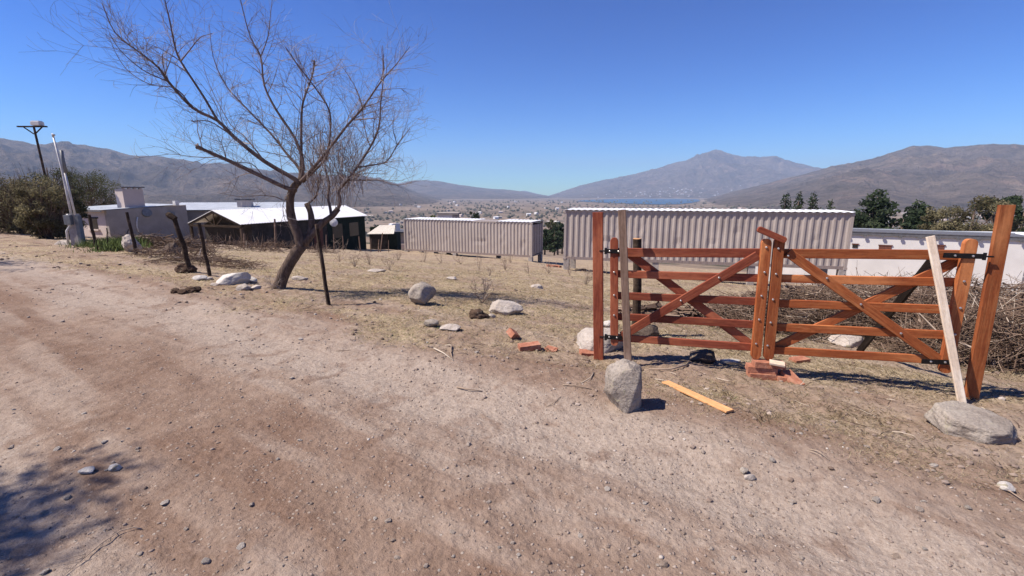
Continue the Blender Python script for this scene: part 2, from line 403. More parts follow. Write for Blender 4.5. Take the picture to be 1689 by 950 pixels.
def groundm():
    m, t, b = mat('dry_earth', .97, .05)
    P = geo_pos(t)
    P.node.inputs['Rotation'].default_value = (0, 0, .47)
    def A(n): a = t.nodes.new('ShaderNodeAttribute'); a.attribute_name = n; return a.outputs['Fac']
    grass, pale, red = A('grass'), A('pale'), A('red')
    n1 = noise(t, P, .9, 6, .62, .5); n2 = noise(t, P, 6, 6, .65, .3); n3 = noise(t, P, 38, 5, .7); n4 = noise(t, P, 160, 3, .65)
    earth = ramp(t, n2, [(.28, (.195, .136, .104)), (.5, (.265, .195, .155)), (.75, (.33, .255, .21))])
    dust = ramp(t, n3, [(.3, (.285, .228, .192)), (.55, (.36, .30, .26)), (.8, (.43, .372, .33))])
    redc = ramp(t, n3, [(.3, (.155, .100, .074)), (.7, (.235, .162, .126))])
    c = mix(t, math_(t, 'MULTIPLY', bwr(t, n1, .35, .7), .5), earth, dust)
    pf = math_(t, 'MULTIPLY', pale, bwr(t, n2, .12, .52)); c = mix(t, pf, c, dust)
    rf = math_(t, 'MULTIPLY', red, bwr(t, n1, .3, .55)); c = mix(t, rf, c, redc)
    n5 = noise(t, P, 2.3, 5, .6, .8); c = mix(t, math_(t, 'MULTIPLY', bwr(t, n5, .54, .64), .6), c, redc)
    n6 = noise(t, P, 11, 6, .75, .5); c = mix(t, .5, c, ramp(t, n6, [(.3, (.68, .66, .64)), (.5, (1, 1, 1)), (.72, (1.22, 1.22, 1.22))]), 'MULTIPLY')
    # dry turf
    st = ramp(t, n2, [(.28, (.23, .17, .125)), (.45, (.33, .265, .19)), (.62, (.41, .345, .24)), (.8, (.38, .33, .22))])
    st2 = ramp(t, n3, [(.25, (.20, .145, .105)), (.5, (.36, .29, .205)), (.8, (.50, .425, .31))])
    turf = mix(t, .5, st, st2)
    gf = math_(t, 'MULTIPLY', grass, bwr(t, math_(t, 'ADD', math_(t, 'MULTIPLY', n3, .4), math_(t, 'MULTIPLY', n1, .6)), .40, .56))
    c = mix(t, gf, c, turf)
    # grit: small stones in the surface
    vo = N(t, 'ShaderNodeTexVoronoi', Scale=46.0, Randomness=1.0); t.links.new(P, vo.inputs['Vector'])
    sx = t.nodes.new('ShaderNodeSeparateColor'); t.links.new(vo.outputs['Color'], sx.inputs[0])
    stone = math_(t, 'MULTIPLY', bwr(t, sx.outputs[0], .78, .80), ramp(t, vo.outputs['Distance'], [(.28, (1, 1, 1)), (.40, (0, 0, 0))]))
    stone = math_(t, 'MULTIPLY', stone, math_(t, 'SUBTRACT', 1.0, math_(t, 'MULTIPLY', grass, .7)))
    sc = ramp(t, sx.outputs[1], [(0, (.17, .12, .095)), (.4, (.28, .22, .185)), (.8, (.37, .315, .275)), (1, (.47, .42, .38))])
    c = mix(t, math_(t, 'MULTIPLY', stone, .8), c, sc)
    c = mix(t, .55, c, ramp(t, n4, [(.3, (.66, .65, .64)), (.5, (1, 1, 1)), (.75, (1.25, 1.25, 1.25))]), 'MULTIPLY')
    c = mix(t, 1.0, c, (.95, .935, .905), 'MULTIPLY')
    t.links.new(c, b.inputs['Base Color'])
    hh = math_(t, 'ADD', math_(t, 'MULTIPLY', n3, 1.0), math_(t, 'MULTIPLY', n4, .35))
    hh = math_(t, 'ADD', hh, math_(t, 'MULTIPLY', stone, .35))
    bump(t, b, hh, .022, .75)
    return m
GROUND = groundm()
def valleym():
    m, t, b = mat('valley_scrubland', 1, 0)
    P = geo_pos(t); Pw = geo_pos(t, (.25, 1, 1), (1300, -700, 51))
    n1 = noise(t, Pw, .0045, 7, .68, .6); n2 = noise(t, P, .03, 6, .7); n3 = noise(t, Pw, .012, 6, .7, .4)
    c = ramp(t, n1, [(.3, (.085, .075, .060)), (.45, (.16, .125, .10)), (.58, (.23, .18, .145)), (.72, (.14, .12, .09))])
    c = mix(t, bwr(t, n2, .52, .64), c, (.055, .058, .045))
    c = mix(t, bwr(t, n3, .60, .68), c, (.33, .27, .215))
    t.links.new(c, b.inputs['Base Color']); return m
VALLEY = valleym()
def mountm():
    m, t, b = mat('mountain_slope', 1, 0)
    P = geo_pos(t, loc=(0, -9000, 500.0))
    n1 = noise(t, P, .0016, 8, .66, .8); n2 = noise(t, P, .012, 8, .72, .3); n3 = noise(t, P, .0034, 8, .62, 1.2)
    c = ramp(t, n1, [(.3, (.11, .093, .078)), (.5, (.175, .143, .122)), (.72, (.25, .20, .165))])
    c = mix(t, .6, c, ramp(t, n2, [(.32, (.38, .42, .40)), (.5, (1, 1, 1)), (.68, (1.8, 1.7, 1.55))]), 'MULTIPLY')
    sx = t.nodes.new('ShaderNodeSeparateXYZ'); t.links.new(P, sx.inputs[0])
    low = ramp(t, math_(t, 'DIVIDE', sx.outputs[0], 4000.0), [(.12, (0, 0, 0)), (.5, (1, 1, 1))])
    c = mix(t, math_(t, 'MULTIPLY', math_(t, 'MULTIPLY', bwr(t, n3, .55, .66), .75), low), c, (.36, .255, .205))
    t.links.new(c, b.inputs['Base Color']); bp = bump(t, b, noise(t, P, .0042, 7, .6, .6), 420, 1.0); bump(t, b, n2, 90, 1.0, bp); return m
MOUNT = mountm()
def waterm():
    m, t, b = mat('lake_water', .5, .25)
    b.inputs['Base Color'].default_value = (.03, .085, .16, 1)
    bump(t, b, noise(t, geo_pos(t, (.3, 1, 1)), .08, 4), 1.0, .4); return m
WATER = waterm()
def barkm(name, a, b_, sc=1.0):
    m, t, b = mat(name, .92, .1)
    v = geo_pos(t, (1, 1, .22)); n = noise(t, v, 26 * sc, 6, .7, .8); n2 = noise(t, geo_pos(t), 4, 4)
    c = ramp(t, n, [(.3, a), (.7, b_)]); c = mix(t, .4, c, ramp(t, n2, [(.3, (.6, .6, .6)), (.7, (1.3, 1.28, 1.22))]), 'MULTIPLY')
    t.links.new(c, b.inputs['Base Color']); bump(t, b, n, .03, 1.0); return m
BARK = barkm('furrowed_bark', (.055, .038, .030), (.21, .155, .125))
TWIG = barkm('branch_bark', (.085, .060, .052), (.25, .19, .165), .5)
def attrm(name, stops, rough=.9, spec=.1, trans=0):
    m, t, b = mat(name, rough, spec)
    a = t.nodes.new('ShaderNodeAttribute'); a.attribute_name = 'v'
    c = ramp(t, a.outputs['Fac'], stops)
    t.links.new(c, b.inputs['Base Color'])
    if trans:
        tr = t.nodes.new('ShaderNodeBsdfTranslucent'); t.links.new(c, tr.inputs[0]); mx = t.nodes.new('ShaderNodeMixShader'); mx.inputs[0].default_value = trans
        t.links.new(b.outputs[0], mx.inputs[1]); t.links.new(tr.outputs[0], mx.inputs[2]); t.links.new(mx.outputs[0], t.nodes['Material Output'].inputs[0])
    return m
TWIG_TREE = attrm('fine_twigs', [(0, (.13, .092, .080)), (.5, (.28, .225, .195)), (1, (.56, .51, .47))])
DRYTWIG = attrm('dead_twigs', [(0, (.07, .046, .034)), (.4, (.19, .135, .10)), (.75, (.34, .265, .205)), (1, (.50, .44, .36))])
STRAW = attrm('dry_grass', [(0, (.30, .225, .16)), (.35, (.46, .38, .26)), (.65, (.60, .52, .38)), (.85, (.72, .65, .50)), (.93, (.22, .24, .10)), (1, (.18, .22, .09))], trans=.5)
GREENLEAF = attrm('fresh_green_weed', [(0, (.06, .085, .025)), (1, (.13, .17, .055))])
FOL_DARK = attrm('dark_conifer_foliage', [(0, (.026, .040, .022)), (.5, (.050, .072, .040)), (1, (.09, .115, .065))], trans=.4)
FOL_OLIVE = attrm('olive_foliage', [(0, (.040, .045, .024)), (.5, (.085, .090, .046)), (1, (.15, .15, .08))], trans=.4)
FOL_BROWN = attrm('dusty_brown_green_foliage', [(0, (.07, .058, .034)), (.5, (.155, .14, .078)), (1, (.28, .245, .145))], trans=.4)
GRAVELM = attrm('gravel', [(0, (.15, .108, .085)), (.5, (.25, .195, .165)), (.85, (.34, .285, .25)), (1, (.46, .42, .38))])

# ------------------------------------------------------------------ the ground as one sheet, split into named pieces that share their edges
def polar_sheet():
    azv = np.radians(np.arange(-54, 54.01, .15)); azb = np.radians(np.arange(56, 306.0, 2.5))
    az = np.concatenate([azv, azb]); na = len(az)
    rr = np.concatenate([np.exp(np.linspace(math.log(.05), math.log(1.3), 14, endpoint=False)),
                         np.exp(np.linspace(math.log(1.3), math.log(14), 430, endpoint=False)),
                         np.exp(np.linspace(math.log(14), math.log(70), 170, endpoint=False)),
                         np.exp(np.linspace(math.log(70), math.log(1500), 150, endpoint=False)),
                         np.exp(np.linspace(math.log(1500), math.log(13500), 380))])
    nr = len(rr)
    Rg, Ag = np.meshgrid(rr, az, indexing='ij')
    X = Rg * np.sin(Ag); Y = Rg * np.cos(Ag)
    Z = H(X, Y)
    # normals on the full grid
    P = np.stack([X, Y, Z], -1)
    dr = np.gradient(P, axis=0); da = (np.roll(P, -1, 1) - np.roll(P, 1, 1))
    nn = np.cross(da, dr); nn /= (np.linalg.norm(nn, axis=-1, keepdims=True) + 1e-12); nn *= np.sign(nn[..., 2:3])
    e = edge(X, Y); s = S_(X, Y)
    patch = sstep(-.25, .15, pn(X * .8, Y * .8, 71) + .5 * pn(X * 2.7, Y * 2.7, 72) + .25)
    band = np.exp(-((s - 1.25) / .45) ** 2)            # bare soil along the fence line and under the gate
    grass = sstep(-.05, .75, e) * (.35 + .65 * patch) * (1 - .7 * band)
    grass = np.where(s > 6, np.maximum(grass, .75), grass)
    left = sstep(-9, -13, X) * sstep(-6, -3, S_(X, Y)) ; 
    pale = np.exp(-((s + .75 + .35 * pn(X * .4, Y * .4, 77)) / .50) ** 2) + .8 * np.exp(-((s + 3.1 + .3 * pn(X * .4, Y * .4, 78)) / .55) ** 2)
    core = np.exp(-((s + .7 + .3 * pn(X * .4, Y * .4, 77)) / .42) ** 2)
    red = np.exp(-((s + 2.0 + .3 * pn(X * .5, Y * .5, 79)) / .55) ** 2) + .7 * np.exp(-((s - .35) / .45) ** 2) * (1 - grass)
    st_ = fbm((-.84 * X + .54 * Y) * .28, s * 2.6, 3, 15)
    pale = np.clip(pale + .5 * sstep(.12, .7, st_), 0, 1.2); red = np.clip(red * (1 - .7 * sstep(.12, .5, st_)) + .6 * sstep(.10, .55, -st_), 0, 1.0)
    pale = np.clip(pale + .5 * core, 0, 1.4); red = red * (1 - .85 * core)
    ii, jj = np.meshgrid(np.arange(nr - 1), np.arange(na), indexing='ij')
    j2 = (jj + 1) % na
    quads = np.stack([ii * na + jj, (ii + 1) * na + jj, (ii + 1) * na + j2, ii * na + j2], -1).reshape(-1, 4)[:, ::-1]
    cx = X[ii, jj].ravel(); cy = Y[ii, jj].ravel(); cr = Rg[ii, jj].ravel(); cz = Z[ii, jj].ravel(); ce = e[ii, jj].ravel(); cs = s[ii, jj].ravel()
    road = (cr < 70) & (ce < 0) & (cs > -5.2)
    near = (cr < 70) & ~road
    mount = (cr >= 1500) & (cz > -52)
    val = (cr >= 70) & ~mount
    Pf = P.reshape(-1, 3); Nf = nn.reshape(-1, 3)
    at_ = {'grass': grass.ravel(), 'pale': pale.ravel(), 'red': red.ravel()}
    for name, sel, m, at2 in (('ground', near, GROUND, True), ('dirt_road', road, GROUND, True), ('valley', val, VALLEY, False), ('mountains', mount, MOUNT, False)):
        q = quads[sel]; used, inv = np.unique(q, return_inverse=True); q = inv.reshape(-1, 4)
        me = bpy.data.meshes.new(name)
        me.vertices.add(len(used)); me.vertices.foreach_set('co', Pf[used].astype(np.float32).ravel())
        me.loops.add(q.size); me.loops.foreach_set('vertex_index', q.astype(np.int32).ravel())
        me.polygons.add(len(q)); me.polygons.foreach_set('loop_start', np.arange(0, q.size, 4, dtype=np.int32))
        try: me.polygons.foreach_set('loop_total', np.full(len(q), 4, np.int32))
        except Exception: pass
        me.update(calc_edges=True)
        if at2:
            for k, a in at_.items():
                x = me.attributes.new(k, 'FLOAT', 'POINT'); x.data.foreach_set('value', a[used].astype(np.float32))
        me.shade_smooth()
        me.normals_split_custom_set_from_vertices(Nf[used].astype(np.float32))
        me.materials.append(m)
        o = bpy.data.objects.new(name, me); col.objects.link(o); tag(o, kind='structure')
polar_sheet()

# lake
mb = MB()
near_s = [(950,331.5),(975,333),(1010,334.5),(1050,336),(1090,337),(1120,336.5),(1140,334.5),(1156,331)]
far_s = [(1150,328.6),(1120,327.8),(1080,327.6),(1040,327.8),(1000,328.5),(965,330)]
ZL = -57.3
pl = []
for (px, py) in near_s + far_s:
    v = pdir(px, py); k = (ZL - EYE) / v[2]; pl.append((v[0] * k, v[1] * k, ZL))
mb.add(pl, [tuple(range(len(pl)))]); lk = mb.build('lake', WATER); tag(lk, kind='structure')

# haze
mb = MB(); mb.box((0, 0, (900 - 140) / 2), (27600, 27600, 900 + 140))
hm = bpy.data.materials.new('haze_air'); hm.use_nodes = True; t = hm.node_tree
t.nodes.remove(t.nodes['Principled BSDF'])
pv = t.nodes.new('ShaderNodeVolumePrincipled'); pv.inputs['Color'].default_value = (.56, .72, 1.0, 1)
pv.inputs['Density'].default_value = 1.05e-4; pv.inputs['Anisotropy'].default_value = .0
t.links.new(pv.outputs[0], t.nodes['Material Output'].inputs['Volume'])
hz = mb.build('haze', hm); tag(hz, kind='stuff')

# ------------------------------------------------------------------ timber gate
PA = g(987, 591); PB = g(1599, 657)
gd = (PB - PA); gd.z = 0; gd.normalize(); gn = Vector((gd.y, -gd.x, 0))         # gn points to the viewer
A2, B2 = (PA.x, PA.y), (PB.x, PB.y)
def gp(px, py, off=0): return onplane(px, py, A2, B2, off)
def bolt(p, parent, n=None, r=.0065):
    n = n or gn; mb = MB(); mb.tube([p - n * .004, p + n * .005, p + n * .008], [r * 1.5, r * 1.5, r * .8], 10)
    return mb.build('bolt', ZINC, parent, smooth=False)

def post(name, label, mt, top, bot, wd, th, cat='post', **k):
    t_ = gp(*top); b_ = gp(*bot)
    b_ = b_ + (b_ - t_).normalized() * .12
    o = beam(name, mt, b_, t_, wd, th, gn, None, **k); tag(o, label, cat); return o
post('gate_post', 'reddish brown squared timber post standing at the left end of the wooden gate', WOOD_RED, (986.5, 350), (987.5, 590), .098, .09)
post('gate_post', 'tall orange brown timber post at the right end of the gate beside the flat boulder', WOOD_ORANGE, (1661, 338), (1600, 658), .105, .035)

def leaf(label, mt, stiles, rails, fb, rb, hinges, slab):
    root = empty('gate_leaf', gp(*slab), 0, label, 'gate', 'leaves of the double wooden gate')
    for (tp, bt, wd) in stiles:
        beam('stile', WOOD_ORANGE if tp == (1264, 394) else mt, gp(*bt, .022), gp(*tp, .022), wd * 1.14, .045, gn, root, rnd=.045)
    for (a, b_, wd) in rails:
        beam('rail', mt, gp(*a, -.014), gp(*b_, -.014), wd * 1.27, .026, gn, root)
    beam('brace', mt, gp(*fb[0], .014), gp(*fb[1], .014), .082, .026, gn, root, label='diagonal brace on the road side')
    beam('brace', mt, gp(*rb[0], -.042), gp(*rb[1], -.042), .082, .026, gn, root, label='diagonal brace on the field side')
    for (a, b_, pin) in hinges:
        hb = beam('hinge_strap', BLACK_IRON, gp(*a, .052), gp(*b_, .052), .042, .008, gn, root, bevel=.001, rough=0)
        mb = MB(); p = gp(*pin, .045); mb.tube([p - Vector((0, 0, .03)), p + Vector((0, 0, .03))], .012, 10); mb.tube([p, p + (gp(*a, .045) - gp(*b_, .045)).normalized() * .06], .007, 8)
        hp = mb.build('hinge_pin', BLACK_IRON, hb)
        for f in (.25, .7):
            q = gp(*a, .058).lerp(gp(*b_, .058), f); bolt(q, root, r=.006)
    return root
L1 = leaf('left leaf of the timber gate in deep red wood, propped by the grey plank', WOOD_RED,
     [((1013.5, 392), (1013.5, 569), .068), ((1264, 394), (1245.5, 591), .075)],
     [((1012, 416), (1262, 417.5), .066), ((1012, 451), (1259, 459), .058), ((1012, 487), (1256, 498), .058), ((1012, 521.5), (1252, 536), .058), ((1012, 556), (1249, 573), .058)],
     ((1250, 421), (1026, 554)), ((1030, 413), (1238, 568)),
     [((998, 414), (1030, 415), (999, 414)), ((998, 555.5), (1026, 557.5), (999, 556))], (1130, 592))
L2 = leaf('right leaf of the timber gate in orange brown wood, propped by the pale plank', WOOD_ORANGE,
     [((1285.5, 392), (1267, 592), .078), ((1601, 394), (1557, 614), .082)],
     [((1284, 418), (1596, 421), .066), ((1280, 459), (1592, 465.5), .058), ((1277, 500), (1582, 511), .058), ((1273, 538.5), (1574, 553), .058), ((1270, 577), (1564, 594), .058)],
     ((1300, 416), (1548, 594)), ((1280, 572), (1592, 424)),
     [((1622, 423), (1556, 421), (1624, 423)), ((1572, 598), (1520, 596), (1576, 598))], (1410, 600))
for (px, py) in ((1264,408),(1261,449),(1256,488),(1252,527),(1247,567),(1013,449),(1013,487),(1013,520)): bolt(gp(px, py, .046), L1)
for (px, py) in ((1284,410),(1280,452),(1275,494),(1271,532),(1266,570),(1590,464),(1584,508),(1575,552)): bolt(gp(px, py, .046), L2)
for (px, py) in ((1186,458),(1123,496)): bolt(gp(px, py, .03), L1)
for (px, py) in ((1364,459),(1420,502),(1486,550),(1300,422)): bolt(gp(px, py, .03), L2)
o = beam('gate_latch', WOOD_RED, gp(1250, 377, .06), gp(1296, 397, .055), .055, .04, gn, None, rnd=.02); tag(o, 'short rounded wooden latch bar lying slanted on top of the two middle gate stiles', 'latch')

# props
bt = g(1037, 607); tp = gp(1025.5, 346, .12)
o = beam('prop_plank', WOOD_GREY, bt + Vector((0, 0, -.03)), tp, .072, .030, gn, None); tag(o, 'weathered grey brown plank leaning on the left gate leaf behind the grey boulder', 'plank')
bt = g(1588, 668); tp = gp(1534, 390, .10)
o = beam('prop_plank', WOOD_PALE, bt + Vector((0, 0, .0)), tp, .060, .020, gn, None); tag(o, 'pale unpainted plank leaning on the right gate leaf beside the flat boulder', 'plank')
tp = gp(1542, 424, -.07); bt = g(1417, 580)
o = beam('prop_plank', WOOD_DARK, bt, tp, .07, .035, gn.cross(Vector((0, 0, 1))) + gn * .6, None); tag(o, 'dark plank propping the right gate leaf from the field side', 'plank')
a = g(1097, 632); b_ = g(1204, 682)
o = beam('pine_board', WOOD_YELLOW, a + Vector((0, 0, .012)), b_ + Vector((0, 0, .014)), .075, .014, Vector((0, -.1, 1)), None, bevel=.002); tag(o, 'short yellow pine board lying flat on the dry grass in front of the gate', 'board')
# round post behind
p = g(1049, 553); mb = MB(); tp = at(1051, 394, p.y)
mb.tube([p - Vector((0, 0, .2)), p.lerp(tp, .5) + Vector((.01, 0, 0)), tp], [.055, .052, .052], 16)
o = mb.build('round_post', WOOD_POST, smooth=False); tag(o, 'round dark log post with sawn pale top behind the left gate leaf', 'post')
mb = MB(); mb.tube([tp, tp + Vector((0, 0, .006))], [.0505, .048], 16); mb.build('sawn_top', WOOD_YELLOW, o, M=Matrix.Identity(4))

# ------------------------------------------------------------------ bricks and rocks
def brick(c, rz, size=(.24, .115, .06), tilt=(0, 0), label='', m=BRICK, name='brick', group=None, broken=0, seed=1):
    bm = bmesh.new(); bmesh.ops.create_cube(bm, size=1)
    bmesh.ops.scale(bm, vec=size, verts=bm.verts)
    bmesh.ops.subdivide_edges(bm, edges=bm.edges, cuts=5, use_grid_fill=True)
    for v in bm.verts:
        n = Vector((mn.noise(v.co * 22 + Vector((seed, 0, 0))), mn.noise(v.co * 22 + Vector((0, seed, 5))), mn.noise(v.co * 22 + Vector((9, 0, seed)))))
        v.co += n * .003
        if broken and v.co.x > size[0] * (.5 - broken):
            v.co.x = size[0] * (.5 - broken) + (v.co.x - size[0] * (.5 - broken)) * .25 + .03 * mn.noise(v.co * 30 + Vector((seed, 3, 3)))
            v.co.z *= .8
    me = bpy.data.meshes.new(name); bm.to_mesh(me); bm.free(); me.materials.append(m)
    o = bpy.data.objects.new(name, me); col.objects.link(o); o.location = c; o.rotation_euler = (tilt[0], tilt[1], rz)
    tag(o, label, 'brick', group); return o
def gb(px, py, dz=.03): q = g(px, py); return q + Vector((0, 0, dz))
q = gp(1262, 604); gz = h(q.x, q.y)
az0 = math.atan2(gd.y, gd.x)
q0 = gp(1262, 600, .02); zb = gp(1258, 592, .02).z
def bk(dx, dn, dz, rz, label, **k):
    return brick(Vector((q0.x, q0.y, 0)) + gd * dx + gn * dn + Vector((0, 0, gz + dz)), az0 + rz, label=label, **k)
lev = (zb - gz - .004)
bh = lev / 3
bk(-.03, .04, bh * .5, .1, 'lower left red brick of the pile under the middle gate stiles', size=(.24, .12, bh - .002))
bk(.15, .03, bh * .5, 1.45, 'pale edged brick on the ground at the right side of the brick pile', seed=4, size=(.22, .11, bh - .002))
bk(-.035, .02, bh * 1.5, .0, 'middle layer red brick of the pile under the gate', seed=5, size=(.25, .12, bh - .002))
bk(.02, .03, bh * 2.5, .05, 'topmost red brick carrying the middle gate stiles', seed=7, size=(.26, .12, bh - .002))
bk(.20, .12, bh * .8, -1.15, 'red brick leaning aslant against the right of the pile under the gate', tilt=(0, .35), seed=8, size=(.2, .10, .05))
o = beam('wood_block', WOOD_PALE, q0 + gd * .01 + gn * .09 + Vector((0, 0, zb - q0.z + .008)), q0 + gd * .13 + gn * .11 + Vector((0, 0, zb - q0.z + .0)), .075, .02, Vector((0, -.2, 1)), None, bevel=.002)
tag(o, 'small pale wood offcut lying on the brick pile under the gate', 'wood block')
brick(gb(848, 558, .045), .9, (.16, .11, .07), (.5, .5), 'broken orange brick half standing tilted behind the whole red brick', broken=.3, seed=11)
brick(gb(873, 576, .028), .22, (.23, .115, .058), (.05, -.05), 'whole red brick lying on the verge among broken bits', seed=12)
brick(gb(911, 579, .008), -.5, (.15, .10, .045), (.1, .1), 'half buried orange brick fragment right of the whole red brick', broken=.25, seed=13)
brick(gb(972, 585, .01), .1, (.20, .11, .05), (.1, .1), 'orange brick half buried at the foot of the left gate post', broken=.1, seed=14)
brick(gb(1318, 597, .02), .3, (.2, .1, .05), (.1, 0), 'single orange brick on the ground behind the right gate leaf', seed=15)

def rock(px, py, size, seed, mt, label, cat='rock', name='rock', cuts=9, rz=0, tilt=(0, 0), sink=.25, pos=None, rough=1.0, group=None, own=None):
    rs = random.Random(seed)
    planes = []
    cuts = cuts + 5
    for i in range(cuts):
        zz = 1 - 2 * (i + .5) / cuts; an = i * 2.399963; q = math.sqrt(1 - zz * zz)
        n = (Vector((q * math.cos(an), q * math.sin(an), zz)) + Vector((rs.gauss(0, .28), rs.gauss(0, .28), rs.gauss(0, .28)))).normalized(); planes.append((n, rs.uniform(.60, .90)))
    if own: planes = [(Vector(n).normalized(), k) for n, k in own]
    bm = bmesh.new(); bmesh.ops.create_icosphere(bm, subdivisions=5 if max(size) > .3 else 4, radius=1)
    for v in bm.verts:
        d = v.co.normalized(); r = 1.0
        for (n, k) in planes:
            c = d.dot(n)
            if c > .05:
                q = k / c
                if q < r: r = r * .06 + q * .94 if q < r - .03 else q
        r *= 1.22 + rough * (.07 * mn.noise(d * 2.2 + Vector((seed, 0, 0))) + .035 * mn.noise(d * 6 + Vector((0, seed, 0))) + .016 * mn.noise(d * 16 + Vector((0, 0, seed))))
        v.co = Vector((d.x * r * size[0] / 2, d.y * r * size[1] / 2, d.z * r * size[2] / 2))
    me = bpy.data.meshes.new(name); bm.to_mesh(me); bm.free(); me.shade_smooth(); me.materials.append(mt)
    o = bpy.data.objects.new(name, me); col.objects.link(o)
    q = pos or g(px, py)
    o.location = (q.x, q.y + (0 if pos else size[1] * .3), h(q.x, q.y + (0 if pos else size[1] * .3)) + size[2] * (.5 - sink))
    o.rotation_euler = (tilt[0], tilt[1], rz)
    tag(o, label, cat, group); return o
rock(1034, 679, (.32, .25, .42), 3, ROCK, 'upright grey boulder at the foot of the grey plank in front of the gate', 'boulder', 'boulder', 10, 0, (0, 0), .13, rough=1.2,
     own=[((1, -.25, .06), .58), ((.7, -.9, -.15), .66), ((-.35, -1, .25), .55), ((-.3, -.1, 1), .66), ((.35, -.1, 1), .70), ((-1, -.1, .15), .66), ((-.9, -.2, -.75), .62), ((0, 0, -1), .85), ((0, 1, 0), .8), ((.6, 0, -.9), .85), ((-.7, -.5, .8), .70)])
rock(1633, 729, (.50, .46, .19), 8, ROCK, 'broad flat grey boulder at the foot of the pale plank on the right', 'boulder', 'boulder', 8, -.1, (.10, .02), .10, rough=1.1,
     own=[((0, 0, 1), .5), ((.12, -.35, 1), .54), ((-1, .1, .1), .62), ((1, .2, .1), .66), ((.8, -.8, .2), .66), ((-.75, -.9, .1), .60), ((.1, -1, .0), .66), ((-.4, .9, .1), .7), ((.7, .8, .1), .64), ((0, 0, -1), .6)])
rock(696, 502, (.36, .33, .34), 15, ROCK, 'rounded grey boulder standing on the field edge left of the brick bits', 'boulder', 'boulder', 5, .3, (0, 0), .08, rough=1.3)
rock(833, 520, (.46, .34, .26), 22, ROCK_PALE, 'long low tan boulder on the verge right of the rounded boulder', 'boulder', 'boulder', 6, -.25, (0, .1), .14, rough=1.4)
rock(787, 525, (.24, .2, .14), 31, CLOD, 'dark crumbly dirt clod between the two tan and grey boulders', 'dirt clod', 'dirt_clod', 3, 0, (0, 0), .2, rough=5)
rock(811, 524, (.09, .08, .07), 32, ROCK_PALE, 'fist sized stone beside the dark dirt clod', cuts=6)
rock(711, 540, (.2, .15, .09), 33, ROCK, 'small flat grey stone on the verge below the rounded boulder')
rock(742, 545, (.24, .2, .06), 34, ROCK_PALE, 'flat buried tan stone just right of the small flat grey stone')
rock(885, 476, (.36, .26, .14), 35, ROCK_PALE, 'flat tan stone out in the field behind the long low boulder')
rock(988, 578, (.50, .5, .26), 36, ROCK_PALE, 'large smooth tan rock half hidden behind the left gate post', 'boulder', 'boulder', 4, .2, (0, 0), .25)
rock(1064, 556, (.34, .25, .20), 37, ROCK_DARK, 'dark rock lying behind the bottom rail of the left gate leaf')
rock(1161, 599, (.26, .2, .14), 38, ROCK_DARK, 'brown stone under the left gate leaf near the brick pile', sink=.12)
rock(1207, 599, (.22, .08, .05), 39, ROCK_WHITE, 'slim whitish stone beside the brick pile under the gate')
rock(1278, 626, (.06, .05, .03), 40, ROCK_WHITE, 'tiny white stone in front of the brick pile')
rock(1404, 573, (.42, .3, .17), 41, ROCK_PALE, 'pale angular rock behind the right gate leaf', sink=.15, cuts=11)
rock(1480, 531, (.4, .3, .14), 42, ROCK_WHITE, 'white rock on the brush heap behind the right gate leaf')
rock(1005, 541, (.17, .13, .1), 43, ROCK_WHITE, 'small white stone between the left gate post and its leaf', sink=.1)
rock(380, 470, (.50, .30, .28), 51, ROCK_WHITE, 'large whitish slanted rock left of the bare tree', 'boulder', 'boulder', 7, .25, (0, -.25), .25)
rock(411, 466, (.24, .18, .13), 52, ROCK_WHITE, 'small bright white rock right of the whitish slanted rock')
rock(399, 479, (.26, .2, .14), 53, ROCK_PALE, 'rounded tan rock in front of the whitish slanted rock')
rock(419, 477, (.18, .15, .08), 54, ROCK_PALE, 'flat tan rock nearest the foot of the bare tree')
rock(353, 471, (.2, .16, .07), 55, ROCK_PALE, 'flat tan stone left of the whitish slanted rock')
rock(327, 462, (.24, .18, .09), 56, ROCK_WHITE, 'pale stone lying beside the two leaning fence posts')
rock(341, 462, (.16, .12, .06), 57, ROCK_PALE, 'smaller pale stone at the foot of the right leaning fence post')
rock(288, 484, (.15, .12, .10), 58, CLOD, 'dark soil clod lying leftmost on the road edge below the fence posts', 'dirt clod', 'dirt_clod', 3, rough=4)
rock(314, 482, (.20, .14, .11), 59, CLOD, 'larger dark soil clod on the road edge below the fence posts', 'dirt clod', 'dirt_clod', 3, rough=4)
rock(304, 450, (.34, .26, .22), 60, CLOD, 'mound of dark soil at the foot of the thick leaning fence post', 'dirt clod', 'dirt_clod', 3, rough=4)
rock(299, 485, (.13, .11, .08), 158, CLOD, 'small soil clod between the two bigger ones on the road edge', 'dirt clod', 'dirt_clod', 4, rough=3)
rock(325, 479, (.12, .1, .08), 159, CLOD, 'rightmost small soil clod on the road edge below the posts', 'dirt clod', 'dirt_clod', 4, rough=3)
rock(214, 416, (.46, .4, .60), 161, ROCK_PALE, 'upright pale boulder beside a fence post near the grey house', 'boulder', 'boulder', 16, .2, (.2, -.25), .12, rough=2)
rock(108, 404, (.8, .4, .24), 62, ROCK_PALE, 'flat pale rock beside the electricity meter pillar', sink=.3)
rock(278, 420, (.42, .4, .45), 163, ROCK_DARK, 'squat brown rock in the brush left of the leaning fence post', sink=.25, cuts=15, rough=2)
rock(744, 462, (.3, .2, .1), 64, ROCK_PALE, 'flat stone alone in the left field', sink=.2)
rock(618, 449, (.5, .3, .1), 65, ROCK_PALE, 'pale slab in the field before the left container', sink=.2)
rock(492, 462, (.3, .2, .1), 66, ROCK_PALE, 'small tan rock just right of the bare tree trunk', sink=.2)
rock(918, 414, (.9, .6, 1.2), 67, ROCK_WHITE, 'white boulder standing in the gap between the two containers', 'boulder', 'boulder', 6, sink=.1)
